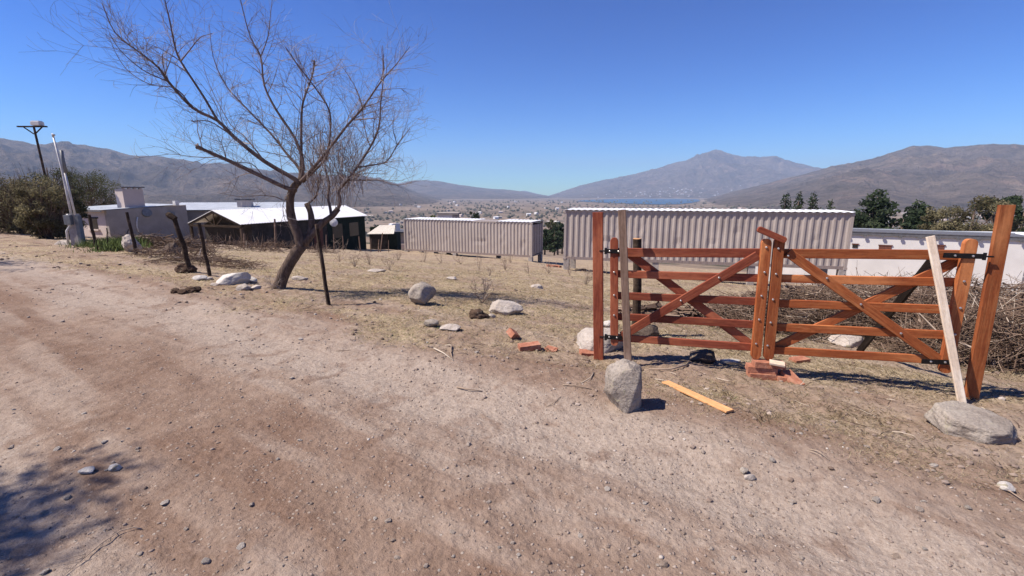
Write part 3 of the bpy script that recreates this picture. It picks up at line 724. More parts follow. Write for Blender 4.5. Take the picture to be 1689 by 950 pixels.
rock(1664, 812, (.075, .06, .05), 68, ROCK_WHITE, 'small pale stone near the right end of a dry stick on the verge', sink=.2)
rock(1228, 782, (.045, .04, .035), 69, ROCK, 'grey stone of the touching pair on the road below the gate', sink=.15)
rock(1238, 792, (.06, .035, .03), 70, ROCK_PALE, 'tan stone of the touching pair on the road below the gate', sink=.15)
rock(140, 783, (.09, .06, .04), 71, ROCK_WHITE, 'white stone at the edge of the tree shadow on the road', sink=.15)
rock(187, 777, (.07, .05, .035), 72, ROCK_WHITE, 'small white stone just right of the tree shadow', sink=.15)

# pebbles big enough to count
rs = random.Random(5)
protos = []
for k in range(8):
    o = rock(0, 0, (1, rs.uniform(.6, .95), rs.uniform(.35, .65)), 200 + k, [PEB1, PEB2, ROCK_PALE, PEB1, PEB2, PEB3, PEB3, PEB1][k],
             'small loose pebble lying on the dirt road and its verge', 'pebble', 'pebble', 7, pos=Vector((0, 2, 0)), group='loose pebbles on the road')
    protos.append(o)
used = set(); cnt = 0
while cnt < 190:
    px = rs.uniform(-10, 1700); py = 475 + 475 * rs.random() ** .8
    q = g(px, py, 40)
    e = float(edge(np.array([q.x]), np.array([q.y]))[0])
    if e > .35 and rs.random() < .75: continue
    k = rs.choice([0, 0, 1, 2, 3, 3, 4, 5, 5, 6, 7]); p_ = protos[k]
    if k not in used: o = p_; used.add(k)
    else: o = p_.copy(); col.objects.link(o)
    sz = (.010 + .022 * rs.random() ** 2.5) * (1 + .12 * q.y)
    o.scale = (sz,) * 3; o.rotation_euler = (rs.uniform(-.3, .3), rs.uniform(-.3, .3), rs.uniform(0, 6.3))
    o.location = (q.x, q.y, q.z + sz * .12); cnt += 1
for k, p_ in enumerate(protos):
    if k not in used: bpy.data.objects.remove(p_)

# sticks
def stick(pts, r, label, mt=None, forks=0, seed=0, name='stick'):
    mb = MB(); rr = random.Random(seed)
    P = []
    for i, (px, py) in enumerate(pts):
        q = g(px, py); P.append(q + Vector((0, 0, r * .8 + (.012 if 0 < i < len(pts) - 1 else 0))))
    mb.tube(P, [r * (1 - .55 * i / (len(P) - 1)) for i in range(len(P))], 7, a=rr.uniform(.5, .95))
    for f in range(forks):
        i = rr.randrange(0, len(P) - 1); a = P[i].lerp(P[i + 1], rr.random())
        mb.tube([a, a + Vector((rr.uniform(-.06, .06), rr.uniform(-.06, .06), .015)), a + Vector((rr.uniform(-.12, .12), rr.uniform(-.1, .1), .01))], [r * .5, r * .4, r * .2], 5, a=.6)
    o = mb.build(name, DRYTWIG, attr=True, smooth=True); tag(o, label, 'stick'); return o
stick([(716, 576), (731, 585), (748, 596)], .009, 'pale stick of the forked pair on the verge left of the bricks', seed=2)
stick([(745, 572), (743, 583), (747, 595)], .009, 'short dark stick crossing the pale stick on the verge', seed=3)
stick([(754, 640), (768, 645), (780, 646), (796, 647)], .008, 'bent pale stick alone on the road edge', seed=4)
stick([(234, 874), (222, 874), (200, 880), (170, 900), (140, 925), (100, 955)], .0035, 'long thin dark curved twig at the bottom left of the road', forks=3, seed=9)
stick([(979, 616), (974, 626), (958, 633)], .006, 'curved dark twig left of the grey boulder', seed=6)
stick([(928, 636), (945, 638), (975, 643)], .006, 'straight dark twig lying below the curved twig', forks=1, seed=7)
stick([(1640, 802), (1665, 815), (1695, 832)], .006, 'dry stick crossing the right edge of the verge', seed=8)
stick([(1335, 742), (1350, 748), (1368, 760)], .004, 'pale straw stalk on the grass edge below the board', seed=10)
stick([(1135, 603), (1105, 612), (1070, 610)], .010, 'dark branch lying under the left gate leaf', seed=11)
stick([(900, 672), (912, 668), (925, 655)], .004, 'small upcurled twig on the road edge below the bricks', seed=12)

# ------------------------------------------------------------------ fence posts
def fpost(top, bot, r, label, n=8, crook=.009, seed=0):
    rr = random.Random(seed); b_ = g(*bot); t_ = at(top[0], top[1], b_.y)
    mb = MB(); P = []; L = 6; r *= .55
    for i in range(L + 1):
        P.append((b_ - Vector((0, 0, .1))).lerp(t_, i / L) + Vector((rr.uniform(-1, 1) * crook, rr.uniform(-1, 1) * crook, 0)) * (0 if i in (0, L) else 1))
    mb.tube(P, [r * (1.08 - .16 * i / L + rr.uniform(-.06, .06)) for i in range(L + 1)], n)
    o = mb.build('fence_post', WOOD_POST); tag(o, label, 'fence post'); return o
fpost((147, 354), (160, 413), .07, 'thin dark fence post just right of the meter pillar', seed=1)
fpost((209, 350), (226, 420), .075, 'straight dark fence post beside the upright pale boulder', seed=2)
fpost((176, 376), (178, 412), .03, 'short slim fence stake in the green weeds', seed=3)
o3 = fpost((287, 358), (317, 449), .085, 'thick leaning dark fence post with a nub at its top', seed=4, crook=.014)
b_ = g(317, 449); mb = MB(); tp = at(287, 358, b_.y); mb.tube([tp + Vector((.02, 0, -.04)), at(280, 355, b_.y), at(276, 353, b_.y)], [.06, .065, .05], 8)
mb.build('branch_nub', WOOD_POST, o3)
fpost((328, 368), (346, 455), .062, 'dark fence post leaning next to the thick leaning one', seed=5)
fpost((522, 370), (543, 503), .055, 'squared tall dark fence post right of the bare tree', n=4, crook=.006, seed=6)
grp = 'thin stakes of the fence before the dark house'
for i, (tx, ty, bx, by, r) in enumerate([(402, 385, 402, 411, .03), (438, 379, 438, 408, .025), (453, 361, 454, 411, .055), (472, 380, 472, 408, .03), (538, 387, 539, 413, .03), (550, 386, 551, 413, .03),
                            (565, 389, 566, 413, .03), (592, 390, 595, 415, .04), (612, 394, 612, 416, .03), (625, 395, 624, 416, .04), (631, 384, 627, 416, .04), (641, 396, 641, 416, .03)]):
    lab = 'thin pale stake in the fence line before the dark house'
    if i == 2: lab = 'tallest pale stake of the fence line before the dark house wall'
    if i in (9, 10): lab = 'pale stake of the crossed pair in front of the small shed'
    rr = random.Random(i); b_ = g(bx, by); t_ = at(tx, ty, b_.y); mb = MB(); mb.tube([b_ - Vector((0, 0, .1)), b_.lerp(t_, .5) + Vector((.03 * rr.uniform(-1, 1), 0, 0)), t_], [r, r, r * .8], 6)
    o = mb.build('fence_stake', WOOD_GREY); tag(o, lab, 'stake', grp)

# ------------------------------------------------------------------ shipping containers
def frame2(A, B):
    """local frame: X from A to B, Y away from viewer, origin A"""
    d = Vector((B[0] - A[0], B[1] - A[1], 0)); L = d.length; d.normalize()
    return math.atan2(d.y, d.x), L
def corr(mb, x0, x1, z0, z1, y, depth=.036, pitch=.29):
    """corrugated sheet in the XZ plane facing -Y, flutes upright"""
    n = max(1, round((x1 - x0) / pitch)); p = (x1 - x0) / n; xs = [(x0, 0)]
    for i in range(n):
        a = x0 + i * p; xs += [(a + p * .12, 0), (a + p * .36, depth), (a + p * .62, depth), (a + p * .86, 0)]
    xs.append((x1, 0))
    vs = []; fs = []
    K = 9; sd_ = x1 * 3.7
    for (x, dy) in xs:
        for k in range(K):
            z = z0 + (z1 - z0) * k / (K - 1); a = math.sin(math.pi * k / (K - 1)) ** .5
            dn = mn.noise((x * .55 + sd_, z * .9, 3)) * .022 + max(0, mn.noise((x * 1.3 + sd_, z * 1.5, 8)) - .3) * .12
            vs.append((x + mn.noise((x * 2, z * 1.4, 5)) * .012 * a, y + dy + dn * a, z))
    for i in range(len(xs) - 1):
        for k in range(K - 1): fs.append((K * i + k, K * i + K + k, K * i + K + k + 1, K * i + k + 1))
    mb.add(vs, fs)
def container(A, B, ztop, label, roof_patches, overhang, door_end, flute):
    rz, L = frame2(A, B); W = 2.44; Hh = 2.59; z0 = ztop - Hh
    root = empty('shipping_container', (A[0], A[1], z0), rz, label, 'container')
    M = wm(root)
    def add(name, fn, m, parent=root, **k):
        mb = MB(); fn(mb); return mb.build(name, m, parent, M=M, **k)
    c = .12
    add('side_panel', lambda mb: corr(mb, c, L - c, .16, Hh - .07, .02, pitch=flute, depth=.036), CONT)
    def back(mb): mb.box((L / 2, W - .02, Hh / 2), (L - 2 * c, .03, Hh - .3))
    add('side_panel', back, CONT)
    def floor_(mb): mb.box((L / 2, W / 2, .09), (L - .05, W - .05, .08))
    add('floor_frame', floor_, CONT_DARK)
    for (x, y) in ((0, 0), (L - c, 0), (0, W - c), (L - c, W - c)):
        add('corner_post', lambda mb: (mb.box((x + c / 2, y + c / 2, Hh / 2), (c, c, Hh - .24)), mb.box((x + c / 2, y + c / 2, .06), (c + .03, c + .03, .118)), mb.box((x + c / 2, y + c / 2, Hh - .06), (c + .03, c + .03, .118))), CONT)
    add('bottom_rail', lambda mb: mb.box((L / 2, .05, .085), (L - 2 * c - .03, .07, .15)), CONT_DARK)
    add('top_rail', lambda mb: mb.box((L / 2, .045, Hh - .035), (L - 2 * c - .03, .06, .07)), CONT)
    # ends
    for e in (0, 1):
        x = 0.03 if e == 0 else L - .03
        if e == 1 and door_end:
            for s_ in (0, 1):
                y0 = c + s_ * (W / 2 - c)
                dr = add('door', lambda mb: [mb.box((x, y0 + (W / 2 - c) / 2, Hh / 2), (.05, W / 2 - c - .02, Hh - .36))] + [mb.box((x + .034, y0 + (W / 2 - c) / 2, .4 + k * .44), (.02, W / 2 - c - .16, .22)) for k in range(5)], CONT)
                for f in (.3, .72):
                    add('locking_rod', lambda mb: mb.tube([(x + .075, y0 + (W / 2 - c) * f, .12), (x + .075, y0 + (W / 2 - c) * f, Hh - .12)], .018, 8), CONT_DARK, dr)
        else:
            def endp(mb):
                n = 8; ys = np.linspace(c, W - c, n * 4 + 1)
                vs = []; fs = []
                for i, yy in enumerate(ys):
                    dx = (0, 0, .04, .04)[i % 4]; xx = x + (dx if e == 0 else -dx); vs += [(xx, yy, .16), (xx, yy, Hh - .1)]
                for i in range(len(ys) - 1): fs.append((2 * i, 2 * i + 2, 2 * i + 3, 2 * i + 1))
                mb.add(vs, fs)
            add('end_panel', endp, CONT)
    def roof(mb):
        n = int(L / .18); 
        for i in range(n): mb.box((L * (i + .5) / n, W / 2, Hh - .01 + (.012 if i % 2 else 0)), (L / n * 1.0, W - .02, .03))
    rf = add('roof', roof, CONT)
    for (a, b_) in roof_patches:
        def sheet(mb, a=a, b_=b_):
            n = int((b_ - a) * L / .15); vs = []; fs = []
            for i in range(n + 1):
                x = a * L + (b_ - a) * L * i / n; z = Hh + .045 + (.018 if i % 2 else -.018)
                vs += [(x, -overhang, z - .0), (x, W + overhang, z + .02), (x, -overhang, z - .012), (x, W + overhang, z + .008)]
            for i in range(n):
                k = 4 * i; fs += [(k, k + 4, k + 5, k + 1), (k + 2, k + 3, k + 7, k + 6), (k, k + 2, k + 6, k + 4), (k + 1, k + 5, k + 7, k + 3)]
            fs += [(0, 1, 3, 2), (4 * n, 4 * n + 2, 4 * n + 3, 4 * n + 1)]
            mb.add(vs, fs)
        add('roof_sheet', sheet, WHITE_SHEET, rf)
    return root, M, L, z0
def depth_of(px, ptop, pbot, Hh=2.59):
    a = pdir(px, ptop); b_ = pdir(px, pbot)
    return Hh / (a[2] / a[1] - b_[2] / b_[1])
# left container
dA = 38.4; A = at(665, 363, dA); Bt = at(878, 366, 34.0); zt = (A.z + Bt.z) / 2
A.z = Bt.z = zt
r1, M1, Lc1, z01 = container((A.x, A.y), (Bt.x, Bt.y), zt, 'left pinkish grey corrugated container farther off, part of its white roof sheet missing', [(0, .56), (.74, 1.0)], .02, True, .28)
def footing(M, x, y, z0, w_, label, hh=None):
    p = M @ Vector((x, y, 0)); gz = h(p.x, p.y); top = z0 - .002
    mb = MB(); hgt = top - gz + .15
    mb.box((0, 0, top - hgt / 2), (w_, w_, hgt))
    o = mb.build('footing_block', CONCRETE, bevel=.012); o.location = (p.x, p.y, 0); o.rotation_euler = (0, 0, math.atan2(M[1][0], M[0][0]))
    tag(o, label, 'concrete block', 'concrete blocks carrying the containers')
for x, y, l in ((.15, .15, 'concrete block under the left front corner of the left container'), (Lc1 * .42, .12, 'concrete block under the front middle of the left container'), (Lc1 - .15, .15, 'concrete block under the right front corner of the left container'),
                (Lc1 - .15, 2.28, 'concrete block under the right rear corner of the left container'), (.15, 2.28, 'concrete block under the left rear corner of the left container'), (Lc1 * .16, 2.0, 'rear concrete block second from the left under the left container'), (Lc1 * .27, 2.0, 'rear concrete block third from the left under the left container'), (Lc1 * .68, 2.0, 'rear concrete block right of the middle under the left container')):
    footing(M1, x, y, z01, .3, l)
dA2 = 24.4; A = at(931, 351, dA2); Bt = at(1411, 347, 20.9); zt = (A.z + Bt.z) / 2; 
r2, M2, Lc2, z02 = container((A.x, A.y), (Bt.x, Bt.y), zt, 'right long pinkish grey corrugated container behind the gate, under a full white roof sheet', [(0, 1.0)], .06, False, .30)
for x, y, l in ((.15, .15, 'concrete block under the left front corner of the right container'), (.2, 2.25, 'concrete block under the left rear corner of the right container'), (Lc2 * .36, .2, 'concrete block under the front of the right container, seen through the gate'), (Lc2 * .7, .2, 'concrete block under the right half of the right container front'),
                (Lc2 - .15, .15, 'concrete block under the right front corner of the right container'), (Lc2 - .15, 2.28, 'concrete block under the right rear corner of the right container')):
    footing(M2, x, y, z02, .3, l)
# loose bricks under the gap
for i, (px, py, rz) in enumerate([(906, 441, .3), (912, 444, 1.0), (918, 441, .1), (922, 444, 2.0), (963, 441, .5)]):
    p = at(px, py, 25.5 - (i == 4) * .5); p.z = h(p.x, p.y) + .05
    brick(p, rz, (.3, .16, .12), (.2, .1), ['leftmost brick of the rubble in the gap between the containers', 'brick in the rubble near the right container, second from left', 'tilted brick in the middle of the rubble by the right container', 'brick of the rubble closest to the right container', 'brick lying under the left end of the right container'][i], seed=30 + i)

# ------------------------------------------------------------------ houses
def hbox(name, m, root, M, x0, x1, y0, y1, z0, z1, parent=None, bevel=0):
    mb = MB(); mb.box(((x0 + x1) / 2, (y0 + y1) / 2, (z0 + z1) / 2), (x1 - x0, y1 - y0, z1 - z0)); return mb.build(name, m, parent or root, M=M, bevel=bevel)
def sheet_roof(name, m, root, M, corners, step=.2, th=.03, parent=None):
    """corrugated sheet: corners eave0, eave1, ridge1, ridge0; corrugation runs eave to ridge"""
    a, b_, c, d = [Vector(p) for p in corners]; n = max(2, int((b_ - a).length / step * 2)); nrm = (b_ - a).cross(d - a).normalized()
    if nrm.z < 0: nrm = -nrm
    vs = []; fs = []
    for i in range(n + 1):
        t = i / n; w_ = nrm * (.018 if i % 2 else -.0)
        p, q = a.lerp(b_, t), d.lerp(c, t); vs += [p + w_ + nrm * th, q + w_ + nrm * th, p + w_, q + w_]
    for i in range(n):
        k = 4 * i; fs += [(k, k + 4, k + 5, k + 1), (k + 2, k + 3, k + 7, k + 6), (k, k + 2, k + 6, k + 4), (k + 1, k + 5, k + 7, k + 3)]
    fs += [(0, 1, 3, 2), (4 * n, 4 * n + 2, 4 * n + 3, 4 * n + 1)]
    mb = MB(); mb.add(vs, fs); return mb.build(name, m, parent or root, M=M)
# dark long house: X runs from the near left corner away along the eave, Y to the left
rz = math.atan2(11, 3.9); a = at(397, 371, 27.0); ze = a.z; zg = h(a.x, a.y) - .8
root = empty('long_house', (a.x, a.y, 0), rz, 'long dark house with bright white sheet roof and open timber gable behind bare tree', 'house'); M = wm(root)
Lh, Wh, rise = 11.9, 4.35, .80
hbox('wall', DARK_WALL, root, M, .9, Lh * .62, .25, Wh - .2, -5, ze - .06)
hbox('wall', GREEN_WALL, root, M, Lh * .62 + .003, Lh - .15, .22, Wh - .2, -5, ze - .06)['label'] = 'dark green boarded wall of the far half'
rf = sheet_roof('roof', WHITE_SHEET, root, M, [(0, 0, ze), (Lh, 0, ze), (Lh, Wh / 2, ze + rise), (0, Wh / 2, ze + rise)])
sheet_roof('roof', WHITE_SHEET, root, M, [(0, Wh, ze), (Lh, Wh, ze), (Lh, Wh / 2 + .003, ze + rise), (0, Wh / 2 + .003, ze + rise)])
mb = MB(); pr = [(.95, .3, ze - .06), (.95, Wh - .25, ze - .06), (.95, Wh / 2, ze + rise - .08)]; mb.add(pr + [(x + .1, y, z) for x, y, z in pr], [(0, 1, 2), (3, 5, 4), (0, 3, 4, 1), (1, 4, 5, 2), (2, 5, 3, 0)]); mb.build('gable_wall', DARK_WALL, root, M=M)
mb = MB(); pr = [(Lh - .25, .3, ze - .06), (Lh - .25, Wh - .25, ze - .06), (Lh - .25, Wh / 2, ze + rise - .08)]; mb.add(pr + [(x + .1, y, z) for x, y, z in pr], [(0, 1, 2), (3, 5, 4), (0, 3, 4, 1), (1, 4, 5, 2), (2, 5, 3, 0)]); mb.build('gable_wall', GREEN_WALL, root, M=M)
def Wp(x, y, z): return M @ Vector((x, y, z))
for p, q in (((.06, .0, ze - .08), (.06, Wh / 2, ze + rise - .09)), ((.06, Wh, ze - .08), (.06, Wh / 2, ze + rise - .09))):
    beam('rafter', WOOD_DARK, Wp(*p), Wp(*q), .13, .06, M.to_3x3() @ Vector((-1, 0, 0)), root)
beam('tie_beam', WOOD_POST, Wp(.06, .1, ze - .12), Wp(.06, Wh - .1, ze - .12), .12, .07, M.to_3x3() @ Vector((-1, 0, 0)), root)
for y in (Wh / 2, Wh / 2 - .75, Wh / 2 + .75): beam('strut', WOOD_POST, Wp(.07, Wh / 2 + (y - Wh / 2) * .15, ze - .1), Wp(.07, y, ze + rise - .12 - abs(y - Wh / 2) * .36), .07, .05, M.to_3x3() @ Vector((-1, 0, 0)), root)
for y in (.12, Wh - .12): beam('porch_post', WOOD_POST, Wp(.1, y, zg - .5), Wp(.1, y, ze - .16), .12, .12, M.to_3x3() @ Vector((-1, 0, 0)), root)
for x in (Lh * .66, Lh * .82): 
    wn = hbox('window', WIN_DARK, root, M, x, x + 1.1, .195, .22 - .002, ze - 1.5, ze - .45); hbox('frame', GREEN_WALL, root, M, x - .06, x + 1.16, .17, .193, ze - .45, ze - .39, parent=wn); hbox('frame', GREEN_WALL, root, M, x - .06, x + 1.16, .17, .193, ze - 1.56, ze - 1.5, parent=wn)
dr = hbox('door', SHUTTER, root, M, Lh * .5, Lh * .5 + .9, .225, .247, ze - 2.3, ze - .3)
p = Wp(Lh * .60, -.1, ze - .25); mb = MB(); p = p + Vector((.5, -.3, 0)); mb.tube([p, p + Vector((.0, -.06, 0)), p + Vector((0, -.1, 0))], [.30, .27, .02], 20); dsh = mb.build('satellite_dish', PIPE); tag(dsh, 'round white satellite dish on the eave of the dark long house', 'satellite dish')
mb = MB(); mb.tube([p + Vector((0, .02, 0)), p + Vector((-.25, .3, -.1))], .02, 6); mb.build('bracket', DARK_TRIM, dsh)

# house behind with grey roof and pale chimney
a = at(306, 352, 40); rz2 = math.atan2(.35, 1)
root = empty('low_house', (a.x, a.y, 0), 0.25, 'low house with grey zinc roof and pale chimney behind the long dark house', 'house'); M = wm(root)
zr = at(306, 347, 40).z
hbox('wall', GREY_WALL, root, M, -2, 9, .3, 5, -7, zr - .05)
sheet_roof('roof', GREY_SHEET, root, M, [(-2.2, 0, zr), (9.2, 0, zr), (9.2, 5.2, zr + .55), (-2.2, 5.2, zr + .55)])
c = at(405, 344, 43); p = M.inverted() @ c
ch = hbox('chimney', PINK_WALL, root, M, p.x - .55, p.x + .6, p.y - .4, p.y + .4, zr - .2, at(405, 331, 43).z)
hbox('chimney_cap', DARK_TRIM, root, M, p.x - .68, p.x + .73, p.y - .52, p.y + .52, at(405, 331, 43).z + .05, at(405, 328.5, 43).z + .05, parent=ch)

# grey-white house on the left
rz = math.atan2(.942, .334); a = at(175, 347, 33.0); zt = a.z
root = empty('grey_house', (a.x, a.y, 0), rz, 'grey rendered small house with a big chimney, its pale left wall in dappled sun', 'house'); M = wm(root)
zt2 = zt + .18
mb = MB(); Wd = 6.0; Ln = 5.75
def slab(x0, x1, y0, y1, z0, zf): 
    vs = [(x0, y0, z0), (x1, y0, z0), (x1, y1, z0), (x0, y1, z0), (x0, y0, zf(x0)), (x1, y0, zf(x1)), (x1, y1, zf(x1)), (x0, y1, zf(x0))]
    mb = MB(); mb.add(vs, [(0, 1, 5, 4), (1, 2, 6, 5), (2, 3, 7, 6), (3, 0, 4, 7), (4, 5, 6, 7), (3, 2, 1, 0)]); return mb
zf = lambda x: zt + .25 * x / Ln
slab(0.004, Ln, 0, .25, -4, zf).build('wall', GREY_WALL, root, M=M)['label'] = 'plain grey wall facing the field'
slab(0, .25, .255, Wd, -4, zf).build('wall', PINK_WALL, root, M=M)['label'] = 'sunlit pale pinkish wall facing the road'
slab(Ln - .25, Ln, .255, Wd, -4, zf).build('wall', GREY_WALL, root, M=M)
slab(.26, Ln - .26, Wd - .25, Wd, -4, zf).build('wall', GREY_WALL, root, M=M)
rf = sheet_roof('roof', GREY_SHEET, root, M, [(-.35, -.0, zf(-.35) + .03), (-.35, Wd, zf(-.35) + .03), (Ln + .1, Wd, zf(Ln) + .06), (Ln * .9, -.0, zf(Ln) + .03)], .25)
hbox('roof_edge', DARK_TRIM, root, M, -.37, -.33, -.05, Wd, zf(0) - .1, zf(0) - .0, parent=rf)
p = M.inverted() @ at(217, 334, 35.2)
ctop = at(217, 312, 35.2).z
ch = hbox('chimney', PINK_WALL, root, M, p.x - .7, p.x + .7, p.y - .35, p.y + .5, zt - .3, ctop)
hbox('chimney_cap', DARK_TRIM, root, M, p.x - .8, p.x + .8, p.y - .45, p.y + .6, ctop + .10, ctop + .17, parent=ch)
for i in range(4): hbox('cap_leg', PINK_WALL, root, M, p.x - .65 + i * .38, p.x - .5 + i * .38, p.y - .33, p.y - .2, ctop, ctop + .10, parent=ch)
p2 = M.inverted() @ at(290, 334, 37.5); hbox('roof_vent', PIPE, root, M, p2.x - .15, p2.x + .15, p2.y - .15, p2.y + .15, zf(Ln), zf(Ln) + .35)
wn = hbox('window', WIN_DARK, root, M, -.02, -.003, 1.2, 2.15, zt - 1.35, zt - .6); hbox('sill', PINK_WALL, root, M, -.12, -.004, 1.05, 2.3, zt - 1.47, zt - 1.36, parent=wn)
hbox('lintel', WOOD_DARK, root, M, -.05, -.004, 1.0, 2.3, zt - .59, zt - .5, parent=wn)
def onwall(px, py): return onplane(px, py, (a.x, a.y), (a.x + .334, a.y + .942), .05)
q = onwall(242, 351); mb = MB(); mb.tube([q, q + Vector((.1, -.08, .03))], [.32, .30], 18); o = mb.build('wall_dish', METAL_GREY); tag(o, 'grey round dish fixed to the wall of the grey house', 'satellite dish')
mb = MB(); P = [onwall(px, py) for px, py in ((247, 346), (246, 352), (243, 357))]; mb.tube(P, .035, 6); mb.build('rim_highlight_tube', PIPE, o)
o.children[0].name = 'rim_highlight'  # white tube standing in for the bright highlight along the dish edge
mb = MB(); mb.tube([onwall(px, py) for px, py in ((227, 358), (225.5, 366), (226, 374), (228.5, 382))], .045, 8); o = mb.build('wall_pipe', PIPE, smooth=True); tag(o, 'curved white pipe on the wall of the grey house', 'pipe')
q = onwall(281, 355); mb = MB(); mb.box((0, 0, 0), (.5, .4, .42)); o = mb.build('wall_lamp_box', METAL_GREY, bevel=.03); o.location = q; tag(o, 'dark box mounted near the right end of the grey house wall', 'box')

# small shed and stone hut right of the dark house
a = at(609, 386, 41); root = empty('small_shed', (a.x, a.y, 0), .1, 'small dark shed with pale flat roof right of the long dark house', 'shed'); M = wm(root)
zs = a.z; wd_ = at(652, 386, 41).x - a.x
hbox('wall', DARK_WALL, root, M, 0, wd_ * .68, 0, 3, -8, zs - .04); hbox('wall', GREEN_WALL, root, M, wd_ * .68 + .003, wd_, .3, 3, -8, zs - .05)
sheet_roof('roof', WHITE_WALL and simple('cream_sheet', (.52, .48, .42), .8, .1, pos=True), root, M, [(-.15, -.35, zs), (wd_ * .95, -.35, zs), (wd_ * .8, 3, zs + .55), (.4, 3, zs + .55)])
a = at(646, 383, 47); root = empty('stone_hut', (a.x, a.y, 0), .15, 'little stone hut with a chimney partly hidden behind the left container', 'hut'); M = wm(root)
hbox('wall', GREY_WALL, root, M, -.2, 3.4, 0, 3, -9, a.z - .1); hbox('roof', DARK_TRIM, root, M, -.5, 3.6, -.3, 3.2, a.z - .097, a.z + .06)
hbox('chimney', WHITE_WALL, root, M, .35, .75, .8, 1.2, a.z + .063, at(652, 368, 48).z)
hbox('lower_wall', PINK_WALL, root, M, -.1, 2.5, -.5, -.1, -9, at(655, 402, 47).z)
for i, (px, pt) in enumerate([(616, 371), (621, 371)]):
    pass
# house behind the left container
a = at(722, 354, 75); root = empty('hillside_house', (a.x, a.y, 0), 0, 'white box house with grey roof seen above the left container', 'house'); M = wm(root)
w_ = at(746, 354, 75).x - a.x
hbox('wall', WHITE_WALL, root, M, 0, w_, 0, 3, -16, a.z); hbox('roof', GREY_WALL, root, M, -.2, w_ + 1.0, -.2, 4, a.z + .003, a.z + .3); hbox('wall', GREY_WALL, root, M, w_ + .003, w_ + .8, 0, 3, -16, a.z - .1)

# white building on the right
p0 = at(1400, 382, 28.6); p1 = at(1650, 391, 25.2); zt = (p0.z + p1.z) / 2
rz, L = frame2((p0.x, p0.y), (p1.x, p1.y))
root = empty('white_building', (p0.x, p0.y, 0), rz, 'long low white building with dark sheet parapet behind the gate on the right', 'building'); M = wm(root)
hbox('wall', WHITE_WALL, root, M, -5, L + 1.2, 0, 2.4, -9, zt)
rf = hbox('parapet', DARK_TRIM, root, M, -5.1, L + 1.3, -.12, 2.5, zt + .003, zt + .05)
hbox('capping', GREY_SHEET, root, M, -5.1, L + 1.3, 2.4, 2.5, zt + .053, zt + .10, parent=rf)
hbox('fascia', DARK_TRIM, root, M, -5.1, L + 1.3, -.1, -.003, zt - .17, zt - .0, parent=rf)
for i in range(14): hbox('bracket', DARK_TRIM, root, M, i * .85 - .1, i * .85 + .04, -.19, -.103, zt - .25, zt - .12, parent=rf)
def wx(px): 
    q = M.inverted() @ onplane(px, 405, (p0.x, p0.y), (p1.x, p1.y)); return q.x
def wz(px, py): return onplane(px, py, (p0.x, p0.y), (p1.x, p1.y)).z
for (xa, xb, ya, yb, mm) in ((1406, 1415, 403, 409, WIN_DARK), (1450, 1471, 405, 420, SHUTTER), (1546, 1558, 405, 421, SHUTTER)):
    wn = hbox('window', mm, root, M, wx(xa), wx(xb), -.03, -.002, wz(xb, yb), wz(xa, ya)); hbox('frame', SHUTTER, root, M, wx(xa) - .05, wx(xb) + .05, -.05, -.031, wz(xa, ya), wz(xa, ya) + .06, parent=wn)
# second white building at right edge with lattice
p0 = at(1663, 391, 30); root = empty('white_shed', (p0.x, p0.y, 0), -.25, 'white building with white lattice screen at the far right edge', 'building'); M = wm(root)
hbox('wall', WHITE_WALL, root, M, .0, 8, .6, 5, -9, p0.z - .8); hbox('roof', WHITE_SHEET, root, M, -.3, 8.2, -.2, 5.2, p0.z - .4, p0.z)
mb = MB()
for i in range(9): mb.box((.1 + i * .33, .05, p0.z - 1.8), (.06, .05, 2.6))
for i in range(8): mb.box((1.4, -.0, p0.z - .6 - i * .33), (2.9, .05, .06))
mb.build('lattice', WHITE_WALL, root, M=M)

# ------------------------------------------------------------------ poles and meter pillar on the left
b0 = g(134, 406); d0 = b0.y
root = empty('meter_pillar', b0, 0, 'grey electricity meter pillar with white conduits and tall slender mast by the green bush', 'meter pillar'); M = Matrix.Identity(4)
mb = MB(); z1 = at(125, 353, d0).z; x0 = at(113, 380, d0).x; x1 = at(127, 380, d0).x
mb.box(((x0 + x1) / 2, d0 + .1, (z1 + b0.z) / 2 - .1), (x1 - x0, .2, z1 - b0.z + .2)); mb.build('pillar', CONCRETE, root, bevel=.01)
mb = MB(); mb.box(((x0 + x1) / 2 - .02, d0 - .06, (z1 + at(0, 372, d0).z) / 2), (x1 - x0 - .06, .11, z1 - at(0, 372, d0).z - .06)); mb.build('meter_box', METAL_GREY, root, bevel=.01)
mb = MB(); mb.box((x1 + .06, d0 + .05, (z1 + b0.z) / 2 - .12), (.12, .14, z1 - b0.z + .16)); mb.build('side_post', METAL_GREY, root)
mb = MB(); mb.tube([at(118, 356, d0), at(110, 318, d0), at(101, 275, d0), at(88, 226, d0)], [.035, .03, .028, .024], 8); mb.tube([at(88, 226, d0), at(86.5, 221, d0), at(90, 223, d0)], .03, 8); mb.build('service_mast', PIPE, root, smooth=True)
mb = MB(); mb.tube([at(124, 355, d0), at(113, 310, d0), at(106, 280, d0)], [.03, .03, .028], 8); mb.build('conduit', PIPE, root, smooth=True)
mb = MB(); mb.tube([at(109, 285, d0), at(104, 265, d0), at(101, 248, d0)], [.055, .05, .045], 8); mb.build('mast_sleeve', METAL_GREY, root, smooth=True)
mb = MB(); mb.tube([at(112, 353, d0), at(113, 366, d0), at(116, 372, d0), at(110, 381, d0), at(113, 402, d0)], .035, 8); mb.build('elbow_pipe', PIPE, root, smooth=True)
d1 = 34
root = empty('transformer_pole', Vector((at(85, 330, d1).x, d1, h(at(85, 330, d1).x, d1))), 0, 'tall pole with a T crossarm and pale transformer box rising behind the bush', 'utility pole')
